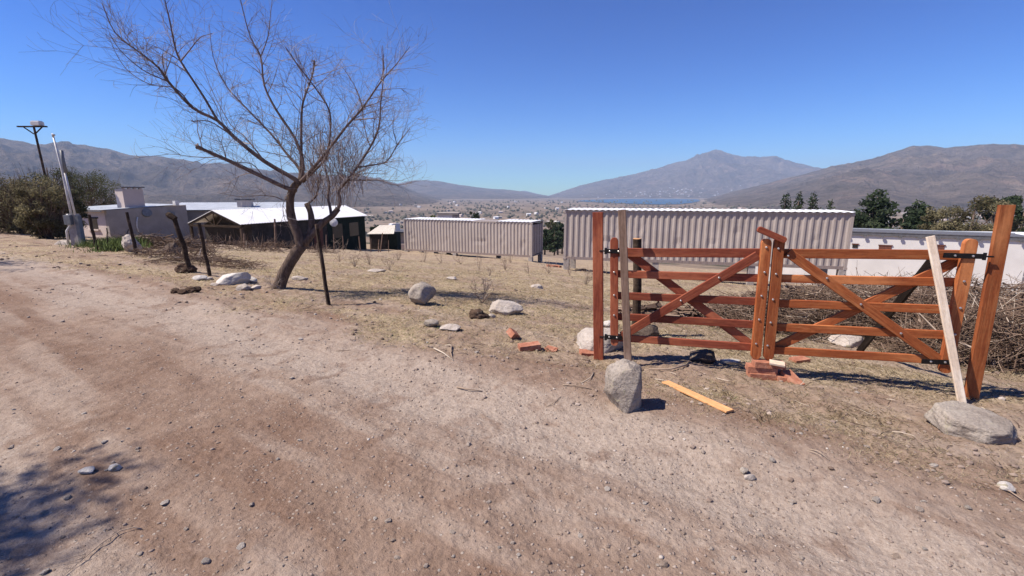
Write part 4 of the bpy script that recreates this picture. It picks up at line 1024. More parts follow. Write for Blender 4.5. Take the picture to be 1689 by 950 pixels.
mb = MB(); mb.tube([Vector((at(80, 300, d1).x, d1, -2)), at(56, 210, d1)], [.085, .065], 8); mb.build('pole', WOOD_POST, root)
mb = MB(); mb.box(tuple((at(29, 208, d1) + at(77, 209.5, d1)) / 2), ((at(77, 208, d1) - at(29, 208, d1)).length, .14, .09)); mb.build('crossarm', WOOD_POST, root)
for a_, b_ in (((38, 209), (56, 221)), ((70, 209), (58, 221))):
    mb = MB(); mb.tube([at(*a_, d1), at(*b_, d1)], .04, 6); mb.build('brace', WOOD_POST, root)
mb = MB(); c = at(61.5, 204, d1); mb.box(tuple(c), (.62, .4, .26)); tr = mb.build('transformer_box', WHITE_WALL, root, bevel=.03)
mb = MB(); mb.box((c.x, c.y, c.z + .16), (.52, .32, .05)); mb.build('lid', WHITE_SHEET, tr)

# ------------------------------------------------------------------ the bare tree
def bend(pts, n=3):
    out = []
    P = [Vector(p) for p in pts]; P = [P[0] * 2 - P[1]] + P + [P[-1] * 2 - P[-2]]
    for i in range(1, len(P) - 2):
        for k in range(n):
            t = k / n; p0, p1, p2, p3 = P[i - 1:i + 3]
            out.append(.5 * ((2 * p1) + (p2 - p0) * t + (2 * p0 - 5 * p1 + 4 * p2 - p3) * t * t + (3 * p1 - p0 - 3 * p2 + p3) * t ** 3))
    out.append(P[-2]); return out
tb = g(458, 476); TD = tb.y + .05
rs = random.Random(77)
root = empty('bare_tree', tb, 0, 'large leafless tree with leaning forked trunk beside the fence posts', 'tree')
def limb(pts, d0_, d1_):           # pixel path of a limb, with its depth running from d0_ to d1_ in metres from the trunk
    n = len(pts) - 1; return bend([at(x, y, TD + d0_ + (d1_ - d0_) * i / n) for i, (x, y) in enumerate(pts)])
trunk = MB()
def grow(mb, P, r0, r1, n, a=0.5, kn=.0):
    m = len(P); rad = [r0 + (r1 - r0) * (i / (m - 1)) ** .85 for i in range(m)]
    rad = [r * (1 + kn * rs.uniform(-1, 1)) for r in rad]
    mb.tube(P, rad, n, a=a); return rad
P = limb([(452, 484), (460, 474), (469, 450), (484, 424), (499, 403)], 0, 0); rad = [.16, .138, .122, .112, .106, .102, .10, .098, .098, .098, .095, .092, .09]
trunk.tube(P, [rad[min(i, 12)] * (1 + rs.uniform(-.04, .04)) for i in range(len(P))], 16)
P = limb([(497, 408), (492, 388), (484, 369), (479, 349), (479, 326), (484, 310), (492, 300)], 0, -.05); grow(trunk, P, .090, .056, 14, kn=.06)
P = limb([(497, 410), (507, 395), (514, 374), (512, 350), (506, 336)], 0, .15); grow(trunk, P, .068, .045, 12, kn=.08)
P = limb([(500, 404), (518, 383), (533, 367), (547, 357), (558, 344)], 0, .1); grow(trunk, P, .064, .046, 12, kn=.06)
tr = trunk.build('trunk', BARK, root, smooth=True)
limbs = [
 ([(488,314),(470,309),(436,293),(386,269),(352,254),(325,242)], 0, -.8, .048, .030, 'stub'),
 ([(489,305),(487,296),(436,266),(386,226),(359,199),(318,178),(278,135),(261,111),(227,84),(190,54),(168,5)], 0, -1.0, .050, .006, ''),
 ([(359,199),(335,158),(298,101),(288,74),(281,40),(270,-8),(262,-40)], -.55, -.9, .024, .005, ''),
 ([(278,135),(262,128),(235,115),(200,85),(180,55)], -.75, -1.2, .012, .004, ''),
 ([(318,178),(290,146),(250,140),(215,120),(195,95),(180,62)], -.7, -.6, .012, .003, ''),
 ([(298,101),(315,80),(330,62),(350,55)], -.8, -1, .012, .004, ''),
 ([(492,300),(494,280),(470,250),(448,222),(400,172),(372,140),(352,95),(345,40)], 0, .6, .032, .005, ''),
 ([(496,300),(500,269),(487,229),(456,182),(436,141),(430,94),(413,61),(399,10),(392,-30)], 0, .2, .036, .005, ''),
 ([(430,94),(442,60),(446,25),(450,-10)], .15, .4, .012, .004, ''),
 ([(494,305),(497,260),(497,202),(500,168),(514,128),(519,101)], 0, .5, .035, .013, 'stub'),
 ([(500,300),(520,280),(537,262),(543,236),(544,185),(520,145),(494,111),(470,77)], .1, -.5, .030, .007, ''),
 ([(492,304),(512,282),(537,253),(571,209),(598,178),(628,135),(652,108),(676,77)], .0, -.6, .040, .005, ''),
 ([(598,178),(588,148),(575,125),(563,108)], -.4, -.3, .013, .004, ''),
 ([(628,135),(632,110),(628,75)], -.5, -.4, .010, .004, ''),
 ([(547,357),(544,340),(541,325),(543,301),(536,278),(530,250),(528,215)], .1, .6, .035, .008, ''),
 ([(556,347),(561,334),(560,313),(573,298),(584,283),(611,242),(625,209),(628,168),(633,120),(631,75)], .1, -.3, .040, .006, ''),
 ([(611,242),(604,222),(598,190),(600,165)], -.1, .2, .014, .005, ''),
 ([(591,276),(615,272),(638,266),(655,239),(662,230),(676,212)], -.05, -.5, .018, .005, ''),
 ([(655,239),(648,210),(652,180)], -.3, -.5, .009, .003, ''),
 ([(578,297),(600,297),(621,296),(655,305),(690,298)], 0, -.8, .014, .003, ''),
 ([(508,336),(520,325),(525,310),(522,285),(516,255),(520,215)], .15, .9, .024, .006, ''),
 ([(484,315),(470,330),(455,325),(430,322),(400,325),(360,318)], 0, -.5, .013, .003, ''),
 ([(436,266),(420,245),(400,222),(380,205),(350,150),(335,110)], -.3, .4, .016, .004, ''),
 ([(436,293),(415,270),(385,268),(355,262),(330,275)], -.3, -.9, .010, .003, ''),
 ([(386,226),(370,215),(345,200),(318,200)], -.4, -.9, .012, .008, 'stub'),
]
sec = []
mains = []
for (pts, a_, b_, r0, r1, kind) in limbs:
    P = limb(pts, a_, b_); mb = MB(); rad = grow(mb, P, r0 * .84, r1 * .84, 8 if r0 > .02 else 6, kn=.05)
    if kind == 'stub':
        e = P[-1]; 
        for k in range(3): mb.tube([P[-2], e, e + Vector((rs.uniform(-.07, .0), rs.uniform(-.05, .05), rs.uniform(-.04, .06)))], [r1, r1 * 1.1, r1 * .2], 6)
    mb.build('limb', TWIG, root, smooth=True)
    mains.append((P, rad, kind))
tw = MB()
rs = random.Random(42)
def twig(p, d, L, r, lev):
    n = 5; P = [p]; dd = d.normalized(); 
    cv = Vector((rs.gauss(0, 1), rs.gauss(0, 1), rs.gauss(0, .6))) * .16
    for i in range(n):
        dd = (dd + cv + Vector((rs.gauss(0, .08), rs.gauss(0, .08), rs.gauss(0, .08) + .05))).normalized()
        P.append(P[-1] + dd * L / n)
    tw.tube(P, [max(.0012, r * (1 - .75 * i / n)) for i in range(n + 1)], 4 if r > .005 else 3, a=min(1, max(0, rs.gauss(.42, .25))), cap=False)
    if lev > 0:
        for k in range(rs.choice([3, 4, 5]) if lev > 1 else rs.choice([2, 3, 3])):
            i = rs.randrange(1, n); t_ = (P[i + 1] - P[i]).normalized(); sd = t_.cross(Vector((rs.gauss(0, 1), rs.gauss(0, 1), rs.gauss(0, 1)))).normalized()
            twig(P[i], t_ * .75 + sd * .7, L * rs.uniform(.4, .75), r * .55, lev - 1)
for (P, rad, kind) in mains:
    tot = sum((P[i + 1] - P[i]).length for i in range(len(P) - 1))
    m = len(P)
    nt_ = int(tot * 14)
    for k in range(nt_):
        f = rs.uniform(.22 if kind != 'stub' else .1, 1.0); i = min(m - 2, int(f * (m - 1))); t_ = (P[i + 1] - P[i]).normalized()
        sd = t_.cross(Vector((rs.gauss(0, 1), rs.gauss(0, 1), rs.gauss(0, 1)))).normalized()
        d = t_ * .55 + sd * .8 + Vector((0, 0, .25))
        big = rs.random() < .3
        twig(P[i], d, rs.uniform(.5, .95) if big else rs.uniform(.25, .65), min(rad[i] * .45, .0075 if big else .005), 2 if big else 1)
# suckers round the crotch, rising nearly straight
for k in range(170):
    px = rs.uniform(505, 600); py = rs.uniform(265, 345); p = at(px, py, TD + rs.uniform(-.3, .6)); twig(p, Vector((rs.gauss(0, .22), rs.gauss(0, .2), 1)), rs.uniform(.5, 1.25), .005, 1)
for k in range(26):
    p = at(rs.uniform(446, 470), 478, TD + rs.uniform(-.15, .15)); p.z = h(p.x, p.y); twig(p, Vector((rs.gauss(0, .6), rs.gauss(0, .3), 1)), rs.uniform(.15, .4), .004, 1)
o = tw.build('twigs', TWIG_TREE, root, smooth=False, attr=True); o['kind'] = 'stuff'

# ------------------------------------------------------------------ trees with leaves
def leaves(mb, c, rad, n, size, a0, rr, flat=1.0):
    for i in range(n):
        while True:
            v = Vector((rr.uniform(-1, 1), rr.uniform(-1, 1), rr.uniform(-1, 1)))
            if v.length < 1: break
        v = v * (.55 + .45 * v.length)
        p = c + Vector((v.x * rad[0], v.y * rad[1], v.z * rad[2]))
        u = Vector((rr.gauss(0, 1), rr.gauss(0, 1), rr.gauss(0, 1) * flat)).normalized(); w_ = u.orthogonal().normalized(); w_.rotate(Matrix.Rotation(rr.uniform(0, 6.28), 3, u))
        s1 = size * rr.uniform(.6, 1.5); s2 = s1 * rr.uniform(.3, .6)
        mb.add([p - u * s1, p + w_ * s2, p + u * s1, p - w_ * s2], [(0, 1, 2, 3)], min(1, max(0, a0 + rr.gauss(0, .16))))
def tree(name, label, cat, base, height, width, kind, mt, seed, n, size, group=None, lean=0):
    rr = random.Random(seed); root = empty(name, base, 0, label, cat, group)
    mb = MB(); top = base + Vector((lean, 0, height))
    tr_r = height * .022 + .04
    mb.tube([base - Vector((0, 0, .4)), base.lerp(top, .4) + Vector((rr.uniform(-.1, .1), 0, 0)), base.lerp(top, .93)], [tr_r * 1.2, tr_r * .8, tr_r * .12], 8)
    cl = []
    if kind == 'conifer':
        k = int(26 + height * 1.5)
        for i in range(k):
            f = .12 + .88 * (i / k); rad_ = width / 2 * min(1, (1 - f) / .6) ** .62 * rr.uniform(.55, 1.15) + .12
            an = i * 2.4 + rr.uniform(-.5, .5); c = base.lerp(top, f) + Vector((math.cos(an) * rad_ * .62, math.sin(an) * rad_ * .62, -rad_ * .12))
            cl.append((c, (rad_ * .55 + .1, rad_ * .55 + .1, height * .045 + .08)))
    else:
        k = 34 if kind == 'broad' else 60
        for i in range(k):
            an = rr.uniform(0, 6.28); f = rr.uniform(.22 if kind == 'broad' else .05, .93); rad_ = width / 2 * math.sqrt(max(.08, 1 - abs((f - .5) / .56) ** 2.2)) * math.sqrt(rr.uniform(.05, 1))
            c = base + Vector((math.cos(an) * rad_, math.sin(an) * rad_, height * f)) + Vector((lean * f, 0, 0)); q = width * rr.uniform(.11, .20)
            cl.append((c, (q, q, q * rr.uniform(.6, 1))))
    for (c, q) in cl:
        s = base.lerp(top, min(.85, max(.08, (c.z - base.z) / height * .7)))
        if kind != 'conifer' or rr.random() < .5: mb.tube([s, s.lerp(c, .5) + Vector((0, 0, -.03 * height * rr.random())), c], [tr_r * .3, tr_r * .2, tr_r * .06], 5, cap=False)
    mb.build('trunk', BARK, root, smooth=True)
    cr = MB(); vol = sum(q[0] * q[1] * q[2] for c, q in cl) ** 1
    for (c, q) in cl:
        leaves(cr, c, q, max(12, int(n * (q[0] * q[1]) / sum(z[0] * z[1] for _, z in cl))), size, rr.uniform(.12, .85), rr)
    cr.build('crown', mt, root, attr=True)
    return root
def base_at(px, py, d): p = at(px, py, d); return Vector((p.x, d, h(p.x, d)))
def tree_px(name, label, cat, px, ytop, wpx, d, kind, mt, seed, n, size, group=None):
    b_ = base_at(px, ytop, d); tp = at(px, ytop, d); return tree(name, label, cat, b_, tp.z - b_.z, wpx * d / F * 1.0, kind, mt, seed, n, size, group)
tree_px('pine_tree', 'dark pine leftmost of three above the right end of the long container', 'tree', 1297, 319, 34, 75, 'conifer', FOL_DARK, 1, 2600, .22)
tree_px('pine_tree', 'dark pine in the middle of three above the right end of the long container', 'tree', 1319, 317, 30, 77, 'conifer', FOL_DARK, 2, 2600, .22)
tree_px('pine_tree', 'broadest dark pine rightmost of three above the right end of the long container', 'tree', 1343, 318, 40, 75, 'conifer', FOL_DARK, 3, 3000, .22)
tree_px('pine_tree', 'small dark pine standing alone just left of the container end', 'tree', 1371, 330, 26, 80, 'conifer', FOL_DARK, 4, 1800, .22)
tree_px('cypress_tree', 'tallest dark evergreen behind the white building, just right of the container', 'tree', 1450, 312, 92, 50, 'conifer', FOL_DARK, 5, 11000, .20)
tree_px('evergreen_tree', 'low wide dark evergreen at the foot of the tallest evergreen', 'tree', 1422, 343, 60, 48, 'broad', FOL_DARK, 6, 3500, .18)
tree_px('evergreen_tree', 'pointed dark evergreen in the middle of the trees behind the white building', 'tree', 1518, 331, 80, 50, 'conifer', FOL_DARK, 7, 9000, .20)
tree_px('evergreen_tree', 'low rounded evergreen between the two pointed evergreens', 'tree', 1492, 353, 44, 46, 'broad', FOL_DARK, 8, 3000, .16)
tree_px('leafy_tree', 'thin dusty brown green tree right of the pointed evergreens', 'tree', 1560, 336, 64, 46, 'broad', FOL_BROWN, 9, 8000, .10)
tree_px('leafy_tree', 'big dusty rounded tree behind the tall leaning gate post', 'tree', 1612, 326, 105, 40, 'broad', FOL_BROWN, 10, 19000, .10)
tree_px('evergreen_tree', 'dark evergreen tip rising behind the big dusty tree', 'tree', 1655, 317, 60, 46, 'broad', FOL_DARK, 11, 4500, .16)
tree_px('evergreen_tree', 'dark evergreen at the right edge behind the white lattice', 'tree', 1694, 330, 50, 42, 'broad', FOL_DARK, 12, 4500, .16)
tree_px('evergreen_tree', 'small dark round tree above the left container roof', 'tree', 783, 342, 20, 85, 'broad', FOL_DARK, 13, 1800, .2)
tree_px('leafy_tree', 'bright green shrubby tree left of the white box house above the left container', 'tree', 715, 350, 16, 80, 'broad', GREENLEAF, 14, 900, .2)
tree_px('evergreen_tree', 'tiny dark tree left of the hut chimney', 'tree', 614, 371, 9, 70, 'broad', FOL_DARK, 15, 500, .2)
tree_px('evergreen_tree', 'tiny narrow dark tree nearest the hut chimney', 'tree', 622, 370, 7, 70, 'broad', FOL_DARK, 16, 500, .2)
for i, (px, yt, wp, d) in enumerate([(908, 360, 22, 130), (921, 366, 26, 110), (899, 374, 24, 95), (915, 377, 24, 90), (928, 371, 20, 120)]):
    tree_px('evergreen_tree', ['pale green tree highest in the gap between the containers', 'dark tree in the gap between containers close to the right one', 'dark bushy tree in the gap close to the left container', 'lowest dark tree in the gap between the containers', 'dark tree half hidden behind the left end of the right container'][i], 'tree', px, yt, wp, d, 'broad', FOL_OLIVE if i == 0 else FOL_DARK, 20 + i, 1500, .3)
# big bush left
BUSH = [(96, 300, 50, 25, FOL_OLIVE, 'olive bush filling the space just behind the meter pillar'), (28, 300, 90, 27, FOL_BROWN, 'dusty bush farthest back at the left edge'), (15, 286, 115, 21, FOL_BROWN, 'brownish green bush at the left edge of the photo'), (66, 302, 70, 18.5, FOL_BROWN, 'twiggy brown green bush nearest the meter pillar'), (142, 284, 90, 42, FOL_OLIVE, 'green feathery bush right of the meter mast, rising behind the grey house'),
        (75, 268, 80, 27, FOL_OLIVE, 'tallest dark olive bush under the transformer pole')]
for i, (px, yt, wp, d, mm, lab) in enumerate(BUSH):
    tree_px('bush', lab, 'bush', px, yt, wp, d, 'bush', mm, 40 + i, 15000, .036 * (1 + .02 * (d - 18)))
    b_ = base_at(px, yt, d); tp = at(px, yt, d); rr = random.Random(i); o_ = [x for x in bpy.data.objects if x.name.startswith('bush') and x.get('label') == lab][0]
    mb = MB()
    for k in range(260):
        an = rr.uniform(0, 6.28); q = wp * d / F * .5 * math.sqrt(rr.random()); hh = (tp.z - b_.z)
        p = b_ + Vector((math.cos(an) * q * .4, math.sin(an) * q * .4, hh * rr.uniform(0, .4))); e = b_ + Vector((math.cos(an) * q, math.sin(an) * q, hh * rr.uniform(.25, 1.02)))
        mb.tube([p, p.lerp(e, .5) + Vector((rr.gauss(0, .1), rr.gauss(0, .1), 0)), e], [.016, .010, .004], 4, a=rr.uniform(0, .6), cap=False)
    mb.build('twigs', DRYTWIG, o_, attr=True)['kind'] = 'stuff'
# roadside trees outside the frame on the left, whose shade falls on the road
tree('roadside_tree', 'leafy roadside tree beyond the left edge, casting streaky shade on the road', 'tree', Vector((-8.0, .22, 0)), 8.0, 3.2, 'broad', FOL_OLIVE, 61, 15000, .038)
tree('roadside_tree', 'second leafy roadside tree farther along the left side of the road', 'tree', Vector((-16.9, 9.3, 0)), 7.4, 3.4, 'broad', FOL_OLIVE, 62, 5000, .045)
# green weeds near the grey house
for i, (px, py, wd_, n) in enumerate([(181, 408, .8, 1300), (196, 413, .4, 350)]):
    b_ = g(px, py); mb = MB(); rr = random.Random(i)
    for k in range(n):
        x = b_.x + rr.gauss(0, wd_ * .4); y = b_.y + rr.gauss(0, .5); z = h(x, y) if k % 12 == 0 else b_.z
        p = Vector((x, y, z - .03)); e = p + Vector((rr.gauss(0, .12), rr.gauss(0, .12), rr.uniform(.12, .42))); s_ = Vector((.02, 0, 0)); mb.add([p - s_, p + s_, e], [(0, 1, 2)], rr.random())
    o = mb.build('green_weeds', GREENLEAF, attr=True); tag(o, ['broad patch of fresh green weeds before the grey house corner', 'smaller clump of green weeds beside the upright pale boulder'][i], 'weeds')

# ------------------------------------------------------------------ brush heaps, shrubs, logs
BRUSH = attrm('brushwood', [(0, (.07, .044, .032)), (.4, (.145, .098, .072)), (.75, (.23, .17, .13)), (.93, (.33, .26, .205)), (1, (.46, .40, .33))])
def heap(name, label, c, size, n, rmin, rmax, L, seed, rz=0, cat='brush heap', up=.25):
    rr = random.Random(seed); mb = MB(); Mr = Matrix.Rotation(rz, 3, 'Z')
    for k in range(n):
        u = rr.uniform(-1, 1); v = rr.gauss(0, .42); top = max(0, (1 - u * u) ** .5) * max(0, 1 - v * v) * size[2]
        p = Mr @ Vector((u * size[0] / 2, v * size[1] / 2, 0)); p = Vector((c.x + p.x, c.y + p.y, 0)); p.z = c.z + (p.x - c.x) * -.137 * .54 + (p.y - c.y) * -.137 * .84 + top * rr.random() ** .7
        d = Vector((rr.gauss(0, 1), rr.gauss(0, 1), rr.gauss(0, up))).normalized(); l = L * rr.uniform(.3, 1.2); r = rr.uniform(rmin, rmax) * (1 if rr.random() < .85 else 2.2)
        m1 = p + Vector((rr.gauss(0, .1), rr.gauss(0, .1), rr.gauss(0, .08))) * l
        P = [p - d * l * .5, m1, p + d * l * .5 + Vector((0, 0, rr.uniform(-.05, .25) * l * up * 3))]
        mb.tube(P, [r, r * .8, r * .35], 4, a=min(1, max(0, rr.gauss(.42, .26))), cap=False)
    o = mb.build(name, BRUSH, attr=True); tag(o, label, cat); return o
c = base_at(1470, 520, 6.7); heap('brush_heap', 'long heap of cut dry branches behind the right gate leaf', c, (5.2, 2.0, .78), 7500, .002, .006, .5, 1, -.25)
c = base_at(1610, 480, 8.8); heap('brush_heap', 'farther high heap of grey branches before the white building', c, (6.8, 2.4, 1.0), 5500, .003, .008, .7, 2, -.2, up=.4)
c = base_at(1672, 560, 5.2); heap('brush_heap', 'tangle of twigs right of the tall leaning gate post', c, (2.2, 1.2, .78), 2200, .002, .006, .6, 3, -.3, up=.5)
c = base_at(1140, 520, 7.3); heap('log_pile', 'low pile of split logs and branches seen through the left gate leaf', c, (2.4, .9, .24), 240, .010, .030, .5, 4, -.1, 'log pile', up=.12)
c = g(262, 410); heap('brush_heap', 'heap of dry branches before the grey house wall', c, (3.4, 1.5, .4), 900, .004, .011, .9, 5, .1)
c = g(342, 437); heap('brush_heap', 'low dry twig heap right of the two leaning fence posts', c, (2.4, 1.2, .2), 260, .003, .007, .7, 6, .1)
c = g(370, 412); heap('brush_heap', 'brown brush along the wall of the long dark house', c, (4.5, 1.3, .4), 380, .004, .009, .8, 7, .1, up=.7)
c = g(300, 428); heap('brush_heap', 'thin scatter of dry sticks behind the thick leaning fence post', c, (2.4, 1.2, .3), 260, .003, .008, .7, 16, .1, up=.4)
c = g(470, 414); heap('brush_heap', 'brushy dead weeds behind the bare tree trunk', c, (5.0, 1.3, .4), 420, .004, .009, .7, 8, .1, up=.9)
def shrub(p, hh, w_, seed, n=26):
    rr = random.Random(seed); mb = MB()
    for k in range(n):
        an = rr.uniform(0, 6.28); d = Vector((math.cos(an) * rr.random() * w_, math.sin(an) * rr.random() * w_, hh * rr.uniform(.5, 1)))
        m1 = p + d * .5 + Vector((rr.gauss(0, .03), rr.gauss(0, .03), 0)); e = p + d; mb.tube([p, m1, e], [.006, .004, .002], 4, a=rr.uniform(.3, .95), cap=False)
        for j in range(3):
            q = m1.lerp(e, rr.random()); mb.tube([q, q + Vector((rr.gauss(0, .12), rr.gauss(0, .12), rr.uniform(0, .16))) * (hh / .6)], [.005, .002], 3, a=rr.uniform(.3, .9), cap=False)
    return mb
SH = [(642, 446), (657, 430), (560, 432), (585, 441), (700, 433), (727, 434), (790, 446), (807, 455), (833, 446), (872, 452), (843, 434), (905, 451), (940, 455), (800, 485), (795, 500), (610, 437), (531, 430), (760, 436), (966, 470), (1000, 452)]
for i, (px, py) in enumerate(SH):
    q = g(px, py); o = shrub(q, min(1.0, .22 + q.y * .026) * random.Random(i + 50).uniform(.6, 1.3), random.Random(i).uniform(.3, .6), i, random.Random(i + 9).choice([7, 10, 13])).build('dry_shrub', DRYTWIG, attr=True)
    if i in (13, 14): lab = ['leafless shrub on the verge just behind the long tan boulder', 'lowest twiggy shrub beside the dark dirt clod'][i - 13]
    else: lab = 'small leafless shrub out in the dry field before the containers'
    tag(o, lab, 'shrub', 'leafless shrubs in the dry field')

# ------------------------------------------------------------------ grass, straw and gravel
def scatter(n, rmin, rmax, azm, seed):
    rng = np.random.default_rng(seed)
    az = np.radians(rng.uniform(-azm, azm, n)); r = np.exp(rng.uniform(math.log(rmin), math.log(rmax), n))
    return r * np.sin(az), r * np.cos(az), r, rng
def grass(name, n, rmin, rmax, seed, hmin, hmax, flat, wd_, label, tuft=False):
    x, y, r, rng = scatter(n, rmin, rmax, 53, seed)
    e = edge(x, y); s = S_(x, y)
    dens = sstep(-.2, .75, e) * (.25 + .75 * sstep(-.25, .15, pn(x * .8, y * .8, 71) + .5 * pn(x * 2.7, y * 2.7, 72) + .25)) * (1 - .75 * np.exp(-((s - 1.25) / .45) ** 2))
    clump = sstep(-.5, .4, pn(x * 7, y * 7, 73)); dens = dens * (.5 + .5 * clump)
    if tuft: dens = dens * sstep(.38, .62, pn(x * 3.1, y * 3.1, 74) + .25 * pn(x * 9, y * 9, 75)) * sstep(-.1, .4, pn(x * .45, y * .45, 76) + .1)
    keep = rng.random(n) < dens; x, y, r = x[keep], y[keep], r[keep]; n = len(x)
    z = H(x, y)
    an = rng.uniform(0, 2 * np.pi, n); tilt = rng.uniform(flat, 1.45, n) ; L = rng.uniform(hmin, hmax, n) * (.6 + .5 * np.minimum(r, 12) / 6)
    dx = np.cos(an) * np.sin(tilt) * L; dy = np.sin(an) * np.sin(tilt) * L; dz = np.cos(tilt) * L
    w2 = wd_ * (.6 + .12 * r) * rng.uniform(.6, 1.4, n); px = -np.sin(an) * w2; py = np.cos(an) * w2
    P = np.stack([x, y, z], -1)
    a = P + np.stack([px, py, 0 * z], -1) - [0, 0, .003]; b_ = P - np.stack([px, py, 0 * z], -1) - [0, 0, .003]
    mid = P + np.stack([dx * .5, dy * .5, dz * .65], -1); m1 = mid + np.stack([px, py, 0 * z], -1) * .7; m2 = mid - np.stack([px, py, 0 * z], -1) * .7
    tp = P + np.stack([dx, dy, dz * .9 + .002], -1)
    V = np.stack([a, b_, m2, tp, m1], 1).reshape(-1, 3)
    me = bpy.data.meshes.new(name); me.vertices.add(len(V)); me.vertices.foreach_set('co', V.astype(np.float32).ravel())
    base = np.arange(n)[:, None] * 5
    loops = (base + np.array([[0, 1, 2, 3, 4]])).ravel()
    me.loops.add(len(loops)); me.loops.foreach_set('vertex_index', loops.astype(np.int32)); me.polygons.add(n); me.polygons.foreach_set('loop_start', (np.arange(n) * 5).astype(np.int32))
    try: me.polygons.foreach_set('loop_total', np.full(n, 5, np.int32))
    except Exception: pass
    me.update(calc_edges=True)
    green = sstep(.15, .6, pn(x * .5, y * .5, 81))
    v = np.clip(rng.normal(.48, .2, n) - .2 * sstep(-.3, .3, -pn(x * 1.1, y * 1.1, 83)), 0, .88)
    g_ = rng.random(n) < .03 + .16 * green; v[g_] = rng.uniform(.91, 1, g_.sum())
    at_ = me.attributes.new('v', 'FLOAT', 'POINT'); at_.data.foreach_set('value', np.repeat(v, 5).astype(np.float32))
    me.materials.append(STRAW); o = bpy.data.objects.new(name, me); col.objects.link(o); tag(o, label, 'grass', kind='stuff'); return o
grass('dry_grass', 900000, 1.6, 24, 1, .014, .050, 1.0, .0007, 'short dry straw coloured grass over the verge and field')
grass('dry_grass_tufts', 420000, 1.8, 34, 4, .03, .085, .25, .0010, 'taller tufts of dead grass standing in the verge and field', True)
def litter(n, seed):
    x, y, r, rng_ = scatter(n, 2, 26, 53, seed); e = edge(x, y); k = rng_.random(n) < sstep(-.4, .5, e) * (.3 + .7 * sstep(0, .4, pn(x * .7, y * .7, 88))); x, y, r = x[k], y[k], r[k]; z = H(x, y)
    mb = MB(); rr = random.Random(seed)
    for i in range(len(x)):
        L = rr.uniform(.03, .16) * (.7 + .1 * r[i]); a_ = rr.uniform(0, 6.28); d = Vector((math.cos(a_), math.sin(a_), rr.uniform(-.05, .25))) * L
        p = Vector((x[i], y[i], z[i] + .006)); q = rr.uniform(.0014, .0032) * (.8 + .08 * r[i]); mb.tube([p, p + d * .5 + Vector((rr.gauss(0, .1) * L, rr.gauss(0, .1) * L, .004)), p + d], [q, q, q * .5], 3, a=rr.uniform(0, 1), cap=False)
    o = mb.build('twig_litter', DRYTWIG, attr=True); tag(o, 'small broken twigs and stalks littering the verge and field', 'litter', kind='stuff')
litter(5200, 21)
def clods(n, seed):
    x, y, r, rng_ = scatter(n, 2, 22, 53, seed); e = edge(x, y); k = rng_.random(n) < np.exp(-((e - .35) / .5) ** 2) + .22 * sstep(.5, 2, e); x, y, r = x[k], y[k], r[k]; z = H(x, y)
    mb = MB(); rr = random.Random(seed); ic = bmesh.new(); bmesh.ops.create_icosphere(ic, subdivisions=1, radius=1); iv = [v.co.copy() for v in ic.verts]; fc = [tuple(v.index for v in f.verts) for f in ic.faces]; ic.free()
    for i in range(len(x)):
        q = rr.uniform(.006, .02) * (.7 + .1 * r[i]); mb.add([Vector((x[i] + v.x * q * rr.uniform(.7, 1.4), y[i] + v.y * q * rr.uniform(.7, 1.3), z[i] + q * .25 + v.z * q * rr.uniform(.5, .9))) for v in iv], fc, min(1, max(0, rr.gauss(.3, .25))))
    o = mb.build('soil_crumbs', GRAVELM, attr=True); tag(o, 'crumbly soil lumps along the edge of the dirt road', 'soil', kind='stuff')
clods(4200, 22)

def gravel(n, seed):
    x, y, r, rng = scatter(n, 1.5, 12, 53, seed)
    e = edge(x, y); dens = .25 + .75 * np.exp(-((e + .8) / 1.2) ** 2); dens *= np.where(e > .2, .3, 1) * (.35 + .65 * sstep(-.2, .4, pn(x * 2.2, y * 2.2, 85)))
    k = rng.random(n) < dens; x, y, r = x[k], y[k], r[k]; n = len(x); z = H(x, y)
    ico = bmesh.new(); bmesh.ops.create_icosphere(ico, subdivisions=1, radius=1); iv = np.array([v.co[:] for v in ico.verts]); 
    ifc = np.array([[v.index for v in f.verts] for f in ico.faces]); ico.free()
    sz = (.0022 + .0075 * rng.random(n) ** 3) * (.8 + .14 * r)
    sc = np.stack([rng.uniform(.8, 1.5, n), rng.uniform(.6, 1.1, n), rng.uniform(.4, .8, n)], -1) * sz[:, None]
    V = iv[None] * (1 + rng.uniform(-.25, .25, (n, len(iv), 1))) * sc[:, None, :]
    an = rng.uniform(0, 6.28, n); c, s = np.cos(an)[:, None], np.sin(an)[:, None]
    vx = V[..., 0] * c - V[..., 1] * s + x[:, None]; vy = V[..., 0] * s + V[..., 1] * c + y[:, None]; vz = V[..., 2] + z[:, None] + sc[:, 2:3] * .3
    VV = np.stack([vx, vy, vz], -1).reshape(-1, 3); Fc = (ifc[None] + (np.arange(n) * len(iv))[:, None, None]).reshape(-1, 3)
    me = bpy.data.meshes.new('gravel'); me.vertices.add(len(VV)); me.vertices.foreach_set('co', VV.astype(np.float32).ravel())
    me.loops.add(Fc.size); me.loops.foreach_set('vertex_index', Fc.astype(np.int32).ravel()); me.polygons.add(len(Fc)); me.polygons.foreach_set('loop_start', np.arange(0, Fc.size, 3, dtype=np.int32))
    try: me.polygons.foreach_set('loop_total', np.full(len(Fc), 3, np.int32))
    except Exception: pass
    me.update(calc_edges=True)
    a = me.attributes.new('v', 'FLOAT', 'POINT'); a.data.foreach_set('value', np.repeat(np.clip(rng.normal(.5, .22, n), 0, 1), len(iv)).astype(np.float32))
    me.materials.append(GRAVELM); o = bpy.data.objects.new('gravel', me); col.objects.link(o); tag(o, 'fine loose gravel and grit strewn over the dirt road', 'gravel', kind='stuff')
gravel(16000, 3)

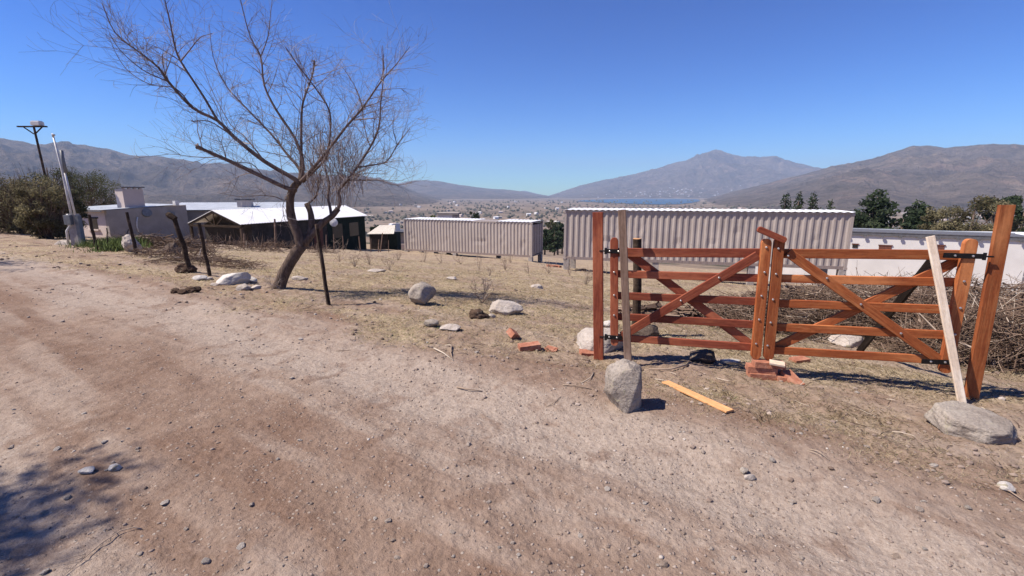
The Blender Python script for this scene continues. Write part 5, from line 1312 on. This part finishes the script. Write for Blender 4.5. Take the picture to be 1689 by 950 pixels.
# ------------------------------------------------------------------ valley: far scrub, villages
VSCRUB = attrm('valley_scrub', [(0, (.06, .062, .045)), (1, (.12, .11, .08))])
rng = random.Random(9)
def farscrub():
    mb = MB(); n = 0
    while n < 3200:
        px = rng.uniform(-20, 1710); py = 331 + 75 * rng.random() ** 1.3
        v = pdir(px, py); 
        k = (-59.5 - EYE) / v[2]
        if v[2] > -.012: continue
        x, y = v[0] * k, v[1] * k
        r = math.hypot(x, y)
        if r < 120 or r > 4200: continue
        if float(fbm(np.array([x / 260]), np.array([y / 260]), 3, 99)[0]) < .12 and rng.random() < .8: continue
        z = h(x, y)
        if z > -45 and r > 1500: continue
        s = rng.uniform(1.6, 4.2) * (1 + r / 2500); 
        q = []
        for a_ in range(5):
            an = a_ * 1.257 + rng.random(); q.append((x + math.cos(an) * s * rng.uniform(.7, 1.3), y + math.sin(an) * s, z + s * rng.uniform(.2, .7)))
        top = (x, y, z + s * rng.uniform(1.0, 1.7)); bot = (x, y, z - .5)
        mb.add(q + [top, bot], [(i, (i + 1) % 5, 5) for i in range(5)] + [((i + 1) % 5, i, 6) for i in range(5)], rng.random()); n += 1
    o = mb.build('valley_scrub', FOL_OLIVE, attr=True); o.data.materials[0] = VSCRUB; tag(o, 'dark scrub and small trees scattered over the valley floor', 'scrub', kind='stuff')
farscrub()
hp = []
for m_ in (WHITE_WALL, PINK_WALL, GREY_WALL, WHITE_SHEET):
    mb = MB(); mb.box((0, 0, 1.4), (9, 6, 4)); mb.add([(-5, -3.4, 3.4), (5, -3.4, 3.4), (5, 3.4, 3.4), (-5, 3.4, 3.4), (-5, 0, 4.6), (5, 0, 4.6)], [(0, 1, 5, 4), (2, 3, 4, 5), (0, 4, 3), (1, 2, 5)])
    o = mb.build('valley_house', m_); hp.append([o, False])
def put_house(x, y, sc, lab, grp_):
    e = rng.choice(hp)
    if e[1]: o = e[0].copy(); col.objects.link(o)
    else: o = e[0]; e[1] = True
    o.location = (x, y, h(x, y)); o.rotation_euler = (0, 0, rng.uniform(0, 3.1)); o.scale = (sc,) * 3
    tag(o, lab, 'house', grp_)
n = 0
while n < 75:
    px = rng.choice([rng.uniform(600, 930), rng.uniform(600, 930), rng.uniform(1150, 1689), rng.uniform(900, 1150)]); py = rng.uniform(333, 378)
    v = pdir(px, py); k = (-59 - EYE) / v[2]
    if v[2] > -.014: continue
    x, y = v[0] * k, v[1] * k; r = math.hypot(x, y)
    if r > 3600 or (px > 940 and px < 1160 and py < 340): continue
    if r > 1500 and h(x, y) > -50: continue
    put_house(x, y, 1 + r / 4000, 'far off small pale house on the valley floor', 'far houses on the valley floor'); n += 1
n = 0
while n < 150:      # town on the far shore and lower slope under the peak
    px = min(1260, max(960, rng.gauss(1120, 70))); rr_ = rng.uniform(6200, 7300)
    az_ = math.atan2(pdir(px, 325)[0], pdir(px, 325)[1]); x, y = rr_ * math.sin(az_), rr_ * math.cos(az_)
    put_house(x, y, rng.uniform(1.2, 2.4), 'tiny pale house of the town on the far lake shore below the peak', 'houses of the town beyond the lake'); n += 1
n = 0
while n < 24:      # village at the foot of the right hills
    px = rng.uniform(1380, 1640); az_ = math.atan2(pdir(px, 340)[0], pdir(px, 340)[1]); rr_ = rng.uniform(900, 1900); x, y = rr_ * math.sin(az_), rr_ * math.cos(az_)
    put_house(x, y, 1.2, 'far off small house at the foot of the right hills', 'houses at the foot of the right hills'); n += 1
